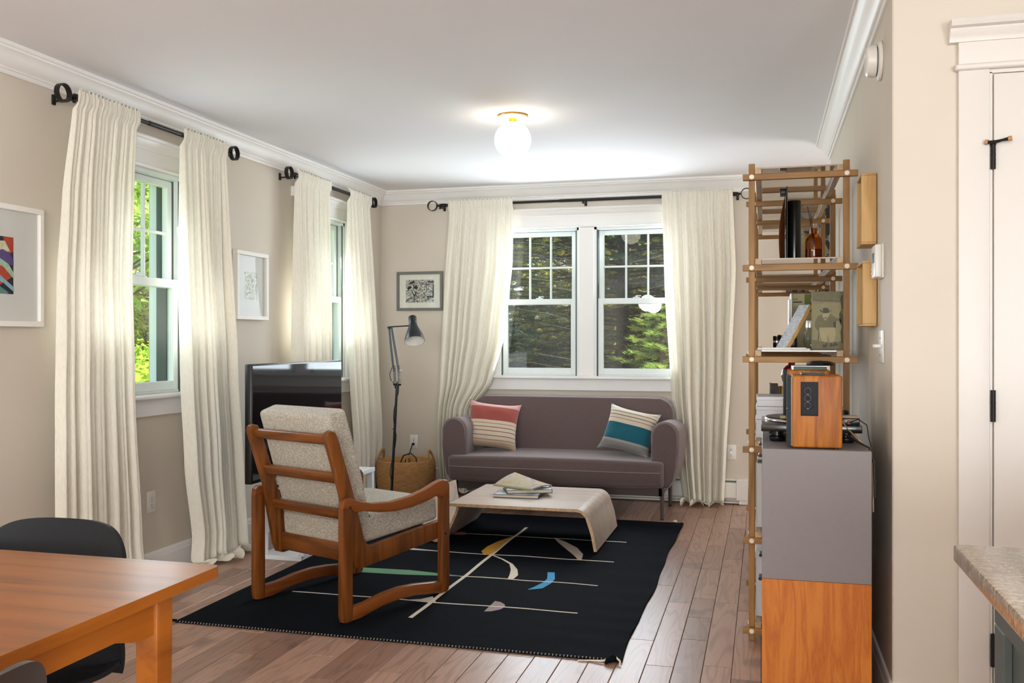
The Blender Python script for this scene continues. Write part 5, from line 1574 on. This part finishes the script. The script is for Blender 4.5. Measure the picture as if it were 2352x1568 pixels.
# cases on the front speaker
zt = ZC + .2412
for k, (x0, x1, y0, y1, h_, mt, lab) in enumerate([(.119, .193, 3.24, 3.36, .006, 'vinyl_black', 'thin black remote lying on the front speaker')]):
    t = thing('remote_control', lab, 'remote', ((x0 + x1) / 2, (y0 + y1) / 2, zt))
    MB().box(x0, x1, y0, y1, zt, zt + h_, .002, 2).done('body', mt, t)
    MB().box(x0 + .01, x1 - .01, y0 + .02, y1 - .02, zt + h_, zt + h_ + .0006).done('buttons', 'picture_grey', t, 0)
t = thing('plastic_case', 'clear-edged flat disc case resting on the rear walnut speaker', 'case', (.17, 3.89, zt))
MB().box(.11, .235, 3.83, 3.95, zt, zt + .013, .001, 1).done('tray', 'green_cover', t)
MB().box(.108, .237, 3.828, 3.952, zt + .0132, zt + .016, .001, 1).box(.106, .112, 3.828, 3.952, zt, zt + .016, .001, 1).done('lid', 'chrome', t)
t = thing('round_tin', 'shallow black round tin on the disc case', 'tin', (.215, 3.89, zt + .0162))
MB().lathe([(0, 0), (.052, 0), (.054, .004), (.050, .012), (.03, .018), (0, .02)], 32, Matrix.Translation((.215, 3.89, zt + .0162)), cap=False).done('tin', 'vinyl_black', t, 50)

tt = thing('turntable', 'black record player with round feet between the two walnut speakers', 'turntable', (.16, 3.59, ZC))
MB().box(-.010, .326, 3.415, 3.775, ZC + .036, ZC + .062, .003, 2).done('plinth', 'plinth_black', tt)
for x in (.045, .275):
    for y in (3.46, 3.73):
        MB().lathe([(.0, 0), (.026, 0), (.028, .004), (.028, .016), (.020, .02), (.020, .036), (0, .036)], 28, Matrix.Translation((x, y, ZC)), cap=False).done('foot', 'vinyl_black', tt)
TP = Matrix.Translation((.150, 3.59, ZC + .062))
MB().lathe([(0, 0), (.145, 0), (.148, .004), (.148, .008), (.1455, .012), (0, .012)], 56, TP, cap=False).done('platter', 'chrome', tt)
pl = MB().lathe([(0, .0122), (.144, .0122), (.144, .016), (0, .016)], 56, TP, cap=False).done('record', 'vinyl_black', tt)
MB().lathe([(0, .0162), (.05, .0162), (.05, .0166), (0, .0166)], 32, TP, cap=False).done('record_label', 'olive_light', pl)
MB().cyl((.150, 3.59, ZC + .078), (.150, 3.59, ZC + .088), .0025, n=10).done('spindle', 'chrome', tt)
MB().lathe([(0, 0), (.022, 0), (.022, .03), (.016, .034), (0, .034)], 24, Matrix.Translation((.285, 3.72, ZC + .062)), cap=False).done('tonearm_base', 'vinyl_black', tt)
ta = MB().tube([(.285, 3.745, ZC + .10), (.285, 3.70, ZC + .10), (.27, 3.60, ZC + .098), (.20, 3.50, ZC + .092)], [.006, .004, .004, .004], 8).done('tonearm', 'chrome', tt)
MB().box(.055, .075, 3.452, 3.475, ZC + .079, ZC + .089, .002, 1).box(.085, .098, 3.45, 3.47, ZC + .079, ZC + .086, .002, 1).done('clamp', 'olive_light', tt)
MB().box(.19, .21, 3.485, 3.51, ZC + .082, ZC + .092, .002, 1).done('headshell', 'vinyl_black', ta)
t = thing('phono_box', 'small black phono box with red and white plugs behind the front speaker', 'audio box', (.29, 3.44, ZC + .062))
MB().box(.25, .318, 3.40 + .02, 3.50, ZC + .0622, ZC + .088, .003, 2).done('body', 'vinyl_black', t)
MB().cyl((.262, 3.425, ZC + .075), (.262, 3.40, ZC + .075), .005, n=10).cyl((.282, 3.425, ZC + .075), (.282, 3.395, ZC + .075), .0055, n=10).done('plug', 'rust', t)
plain('tan_box', '#b39a78', 0.6)
MB().box(.252, .316, 3.42, 3.49, ZC + .0882, ZC + .094, .002, 1).done('lid', 'tan_box', t)
for lab, mt, pts, r_ in [
    ('tan speaker cable falling over the right edge of the grey cabinet', 'cord_tan', [(.262, 3.40, ZC + .075), (.27, 3.34, ZC + .06), (.30, 3.30, ZC + .03), (.325, 3.27, ZC + .006), (.341, 3.24, ZC - .03), (.342, 3.235, ZC - .2)], .0022),
    ('thick black audio cable falling over the right edge of the grey cabinet', 'cord_black', [(.248, 3.36, ZC + .05), (.27, 3.33, ZC + .035), (.305, 3.28, ZC + .018), (.33, 3.25, ZC + .006), (.343, 3.225, ZC - .04), (.344, 3.215, ZC - .15)], .0034),
    ('thin black cable arching up behind the right end of the turntable', 'cord_black', [(.282, 3.395, ZC + .075), (.31, 3.38, ZC + .088), (.335, 3.36, ZC + .07), (.338, 3.33, ZC + .03), (.343, 3.30, ZC + .004), (.348, 3.28, ZC - .1)], .0018)]:
    o = MB().tube(pts, r_, 8).done('audio_cable', mt)
    base(o, (pts[-1][0], pts[-1][1], pts[-1][2])); tag(o, lab, 'cable', 'audio cables')

# ================================================================== DINING TABLE AND CHAIRS
dt = thing('dining_table', 'orange teak dining table at the lower left of the photo', 'table', (-1.70, .85, 0))
TX0, TX1, TY0, TY1, TZ = -2.14, -1.185, -.25, 1.872, .74
m = MB(); m.box(TX0, TX1, TY0, TY1, TZ - .024, TZ, 0)
vert = [e for e in m.bm.edges if abs(e.verts[0].co.z - e.verts[1].co.z) > .01]
bmesh.ops.bevel(m.bm, geom=vert, offset=.018, segments=4, profile=.5, affect='EDGES')
for f in m.bm.faces:
    f.material_index = 0 if f.normal.z > .5 else 1
m.done('top', ['teak_table', 'table_edge'], dt, 30)
lx, ly = (TX0 + .065, TX1 - .065), (TY0 + .15, TY1 - .151)
for x in lx:
    for y in ly:
        MB().box(x - .0275, x + .0275, y - .0275, y + .0275, 0, TZ - .0245, .004, 2, None, lambda c, x=x, y=y: (x + (c.x - x) * (.62 + .38 * min(1, c.z / .6)), y + (c.y - y) * (.62 + .38 * min(1, c.z / .6)), c.z), sub=3).done('leg', 'table_edge', dt)
def apron(y0, y1, xx, th=.02):
    pr = [(y0, TZ - .0245), (y1, TZ - .0245), (y1, TZ - .108), (y1 - .05, TZ - .108), (y1 - .12, TZ - .088), (y0 + .12, TZ - .088), (y0 + .05, TZ - .108), (y0, TZ - .108)]
    MB().prism(pr, xx, xx + th, lambda a, b, c: (c, a, b)).done('apron', 'table_edge', dt, 30)
apron(ly[0] + .0275, ly[1] - .0275, lx[1] - .002); apron(ly[0] + .0275, ly[1] - .0275, lx[0] - .018)
for y in ly:
    MB().box(lx[0] + .0275, lx[1] - .0275, y - .01, y + .01, TZ - .09, TZ - .0245, .002, 1).done('apron', 'table_edge', dt)
MB().prism([(0, 0), (.03, 0), (0, .03)], TZ - .105, TZ - .09, lambda a, b, c: (lx[1] - .012 - a, ly[1] - .028 - b, c)).done('corner_block', 'maple_frame', dt)

def shell_chair(label, loc, rz, mat):
    """moulded shell chair: faces local +y, backrest at local -y"""
    t = thing('dining_chair', label, 'chair', loc, rz, 'moulded dining chairs', world=False)
    prof = [(.215, .428), (.20, .440), (.13, .442), (.03, .432), (-.07, .422), (-.135, .428), (-.175, .455), (-.20, .50), (-.215, .56), (-.226, .62), (-.236, .68), (-.246, .735), (-.254, .785)]
    n = len(prof) - 1
    def pr(v):
        f = v * n; k = min(int(f), n - 1); q = f - k
        p0, p1, p2, p3 = prof[max(k - 1, 0)], prof[k], prof[k + 1], prof[min(k + 2, n)]
        return tuple(.5 * ((2 * p1[i]) + (-p0[i] + p2[i]) * q + (2 * p0[i] - 5 * p1[i] + 4 * p2[i] - p3[i]) * q * q + (-p0[i] + 3 * p1[i] - 3 * p2[i] + p3[i]) * q ** 3) for i in (0, 1))
    def fn(u, v):
        a = u * 2 - 1
        vv = v
        # rounded outline at both ends
        lim = 1.0
        if v > .70:
            k = (v - .70) / .30; lim = (1 - k ** 4) ** .33 if k < 1 else 0.0
        elif v < .16:
            k = (.16 - v) / .16; lim = (1 - k ** 2.6) ** .42 if k < 1 else 0.0
        y, z = pr(vv)
        w = .225 + .012 * math.sin(v * PI)
        x = a * w * max(lim, .02)
        s = abs(x / w)
        if v > .45:
            y += .055 * s ** 2.2 * min(1, (v - .45) / .2)
        else:
            z += .028 * s ** 2.5
            y += 0
        return (x, y, z)
    m = MB(); m.grid(lambda u, v: fn(u, .5 - .5 * math.cos(v * PI)), 40, 64)
    bmesh.ops.recalc_face_normals(m.bm, faces=m.bm.faces)
    bmesh.ops.solidify(m.bm, geom=m.bm.faces[:], thickness=.011)
    m.done('shell', mat, t, 60)
    for sx in (-1, 1):
        for sy in (-1, 1):
            lg = MB().tube([(sx * .10, sy * .09 - .02, .418), (sx * .215, sy * .20 - .01, .008)], [.012, .008], 12).done('leg', 'black_metal', t)
            MB().cyl((sx * .2155, sy * .2005 - .01, .010), (sx * .2155, sy * .2005 - .01, 0), .011, n=12).done('glide', 'cord_black', lg)
    MB().tube([(.10, .07, .412), (-.10, -.11, .412)], .009, 8).tube([(-.10, .07, .412), (.10, -.11, .412)], .009, 8).done('cross_brace', 'black_metal', t)
    return t
shell_chair('charcoal moulded chair pushed in at the far end of the dining table', (-1.745, 1.80, 0), R(180), 'chair_shell')
shell_chair('charcoal moulded chair with warm light in its colour in the lower left corner of the photo', (-1.27, 1.0, 0), R(90), 'chair_shell_warm_lit')

# ================================================================== KITCHEN ISLAND
ki = thing('kitchen_island', 'grey-green kitchen island at the right edge of the photo', 'island', (.90, .90, 0))
MB().box(.365, 1.45, .22, 1.645, .10, .8805, .003, 1).done('body', 'island_paint', ki)
MB().box(.40, 1.42, .26, 1.60, 0, .10).done('toe_kick', 'island_paint', ki, 0)
for y0, y1 in ((.24, .70), (.72, 1.17), (1.19, 1.63)):
    dr = MB()
    dr.box(.352, .3655, y0, y1, .12, .19, .002, 1); dr.box(.352, .3655, y0, y1, .80, .87, .002, 1)
    dr.box(.352, .3655, y0, y0 + .06, .19, .80, .002, 1); dr.box(.352, .3655, y1 - .06, y1, .19, .80, .002, 1)
    dd = dr.done('panel_frame', 'island_paint', ki)
dr = MB()
dr.box(.365, .45, 1.645, 1.656, .12, .87, .002, 1); dr.box(1.36, 1.45, 1.645, 1.656, .12, .87, .002, 1); dr.box(.45, 1.36, 1.645, 1.656, .80, .87, .002, 1); dr.box(.45, 1.36, 1.645, 1.656, .12, .19, .002, 1)
dr.done('panel_frame', 'island_paint', ki)
o = MB().box(.303, 1.51, .16, 1.69, .881, .91, .004, 2).done('worktop', 'granite')
base(o, (.90, .92, .881)); tag(o, 'tan speckled granite worktop with a grey edge on the island', 'worktop')

# ================================================================== DINING PENDANTS (behind the camera's view, seen in the window reflections)
for lab, py_ in (('opal globe pendant over the near end of the dining table', .15), ('opal globe pendant over the far end of the dining table', 1.0)):
    t = thing('pendant_light', lab, 'pendant light', (-1.66, py_, HC), 0, 'dining pendants')
    T2 = lambda z: Matrix.Translation((-1.66, py_, z))
    MB().lathe([(0, 0), (.06, 0), (.06, -.02), (0, -.025)], 28, T2(HC), cap=False).done('canopy', 'brass', t, 40)
    MB().cyl((-1.66, py_, HC - .02), (-1.66, py_, 1.94), .003, n=8).done('cord', 'cord_black', t)
    MB().lathe([(.02, .12), (.022, .14), (.012, .15)], 20, T2(1.80)).done('socket', 'brass', t)
    MB().lathe([(.125 * math.sin(R(a)), -.125 * math.cos(R(a))) for a in range(0, 173, 8)], 36, T2(1.80), cap=False).done('globe', 'pendant_glow', t, 80)

# ================================================================== OUTDOORS
o = MB().box(-40, 40, 7.7, 60, -.75, -.55).done('lawn', 'lawn', None, 0)
tag(o, 'green lawn outside behind the house', 'lawn'); base(o, (0, 30, -.55))
o = MB().box(-60, -3.5, -20, 7.7, -.75, -.55).done('lawn', 'lawn', None, 0)
tag(o, 'green lawn outside to the left of the house', 'lawn'); base(o, (-20, 0, -.55))

def spruce(label, loc, h, rmax, seed, mat='spruce_needles', z0=.25, dens=1.6, droop=.35, needle=.04, name='spruce_tree'):
    rn = random.Random(seed)
    t = thing(name, label, 'tree', loc, 0, 'trees beyond the windows', world=False)
    MB().tube([(0, 0, 0), (.02, 0, h * .5), (0, 0, h)], [.11, .07, .012], 10).done('trunk', 'bark', t)
    V, F = [], []; BV = MB()
    nb = int(26 * h * dens)
    for b in range(nb):
        f = (b + rn.random()) / nb
        z = z0 + f * (h - z0 - .05)
        L = rmax * (1 - f) ** .8 * rn.uniform(.75, 1.1) + .12
        az = b * 2.399 + rn.uniform(-.4, .4)
        d = Vector((math.cos(az), math.sin(az), 0)); sd = Vector((-d.y, d.x, 0))
        P = lambda q: d * (L * q) + Vector((0, 0, z + .16 * L * q - droop * L * q * q + .10 * L * q ** 3))
        BV.tube([P(0), P(.35), P(.7), P(1)], [.016, .012, .008, .003], 4)
        nt_ = int(9 + 14 * L)
        for k in range(nt_):
            q = .12 + .88 * (k + rn.random() * .6) / nt_
            o_ = P(q); tl = (.10 + .30 * L * (1 - q) * .9) * rn.uniform(.7, 1.15)
            for s_ in (-1, 1):
                dr_ = (d * rn.uniform(.55, .9) + sd * s_ * rn.uniform(.6, 1.0) + Vector((0, 0, rn.uniform(-.35, .12)))).normalized()
                if k == nt_ - 1 and s_ == 1:
                    dr_ = d
                side = dr_.cross(Vector((0, 0, 1))).normalized(); up = side.cross(dr_)
                nn = max(5, int(tl / .022))
                for j in range(nn):
                    g = j / nn
                    c_ = o_ + dr_ * tl * g - Vector((0, 0, .12 * tl * g * g))
                    w = needle * (1.15 - .5 * g) * rn.uniform(.8, 1.25)
                    for sg in (-1, 1):
                        tip = c_ + side * sg * w + dr_ * w * .9 + up * rn.uniform(-.3, .75) * w
                        i = len(V)
                        V.extend((c_ - dr_ * .0035, c_ + dr_ * .0055, tip)); F.append((i, i + 1, i + 2))
    fo = pydata('needles', V, F, mat, t); fo['kind'] = 'stuff'
    BV.done('branches', 'bark', t)
    return t
def leafy(label, loc, h, crown, nleaf, size, mat, seed, name='leafy_tree', trunk=.07, grp='trees beyond the windows', cat='tree'):
    """crown: (cz, rx, rz)"""
    rn = random.Random(seed)
    t = thing(name, label, cat, loc, 0, grp, world=False)
    cz, rx, rz_ = crown
    tr = MB()
    tr.tube([(0, 0, 0), (.03, .02, cz * .5), (0, 0, cz + rz_ * .4)], [trunk, trunk * .7, trunk * .2], 8)
    V, F = [], []
    nb = max(14, nleaf // 70)
    for b in range(nb):
        while True:
            p = Vector((rn.uniform(-1, 1), rn.uniform(-1, 1), rn.uniform(-1, 1)))
            if .25 < p.length < 1:
                break
        e = Vector((p.x * rx, p.y * rx, cz + p.z * rz_))
        e.z = max(e.z, .08)
        s0 = Vector((0, 0, max(.05, min(cz + rz_ * .3, e.z - .35 * rx * rn.random()))))
        mid = (s0 + e) / 2 + Vector((0, 0, .08))
        if b % 2 == 0:
            tr.tube([s0, mid, e], [trunk * .25, trunk * .16, trunk * .05], 4)
        k = nleaf // nb
        for j in range(k):
            g = rn.random() ** .6
            c_ = s0.lerp(e, .35 + .65 * g) + Vector((rn.gauss(0, .13), rn.gauss(0, .13), rn.gauss(0, .10))) * (rx * .8)
            if c_.z < .03:
                continue
            a = Vector((rn.uniform(-1, 1), rn.uniform(-1, 1), rn.uniform(-.9, .25))).normalized()
            bq = a.cross(Vector((rn.uniform(-.4, .4), rn.uniform(-.4, .4), 1))).normalized()
            s = size * rn.uniform(.6, 1.3)
            n_ = a.cross(bq) * s * .18
            i = len(V)
            V.extend((c_, c_ + a * s * .5 + bq * s * .36 + n_, c_ + a * s * 1.1, c_ + a * s * .5 - bq * s * .36 + n_))
            F.extend(((i, i + 1, i + 2), (i, i + 2, i + 3)))
    fo = pydata('leaves', V, F, mat, t); fo['kind'] = 'stuff'
    tr.done('branches', 'bark', t)
    return t
GZ = -.55
spruce('dark spruce behind the left half of the back window', (-3.15, 10.6, GZ), 6.0, 2.0, 21)
spruce('dark spruce behind the middle of the back window', (-1.75, 11.9, GZ), 6.5, 2.1, 22)
spruce('dark spruce behind the right half of the back window', (-.25, 10.9, GZ), 6.0, 2.0, 23)
spruce('bright young pine low behind the right pane of the back window', (-1.02, 9.75, GZ), 2.2, .85, 24, 'pine_needles', .2, 1.3, .1, .05, 'young_pine')
leafy('sunlit leafy tree showing in gaps behind the spruces', (-2.6, 16.5, GZ), 6, (3.2, 3.6, 3.0), 13000, .20, 'olive_leaves', 31)
leafy('sunlit leafy tree far behind the right spruce', (.6, 17.0, GZ), 6, (3.2, 3.6, 3.0), 13000, .20, 'maple_leaves', 32)
leafy('bright green shrub nearest the near left window', (-6.3, 8.35, GZ), 2, (.85, 1.0, .95), 5200, .085, 'shrub_leaves', 33, 'garden_shrub', .03, 'shrubs beyond the left windows', 'shrub')
leafy('bright green shrub beyond the nearest one outside the near left window', (-7.9, 10.2, GZ), 2.2, (1.0, 1.3, 1.05), 5200, .09, 'shrub_leaves', 34, 'garden_shrub', .03, 'shrubs beyond the left windows', 'shrub')
leafy('olive brown tree in the middle of the near left window view', (-9.6, 13.0, GZ), 4, (2.0, 1.7, 1.5), 6500, .10, 'olive_leaves', 35)
leafy('tall bright maple at the top of the near left window view', (-8.3, 10.8, GZ), 6, (4.0, 1.9, 1.7), 3300, .15, 'maple_leaves', 36)
leafy('tall bright maple farther out beyond the near left window', (-12.5, 16.5, GZ), 8, (4.6, 3.2, 2.8), 4500, .20, 'maple_leaves', 37)
leafy('leafy tree outside the far left window', (-6.0, 12.0, GZ), 5, (2.4, 1.7, 2.0), 6000, .12, 'maple_leaves', 38)
t = thing('fence_post', 'weathered grey wooden post standing outside the near left window', 'post', (-6.85, 9.55, GZ))
MB().box(-6.92, -6.80, 9.50, 9.62, GZ, .95, .008, 1).done('post', 'post_wood', t)
MB().box(-6.925, -6.795, 9.495, 9.625, .95, .965, .004, 1).done('post_cap', 'post_wood', t)
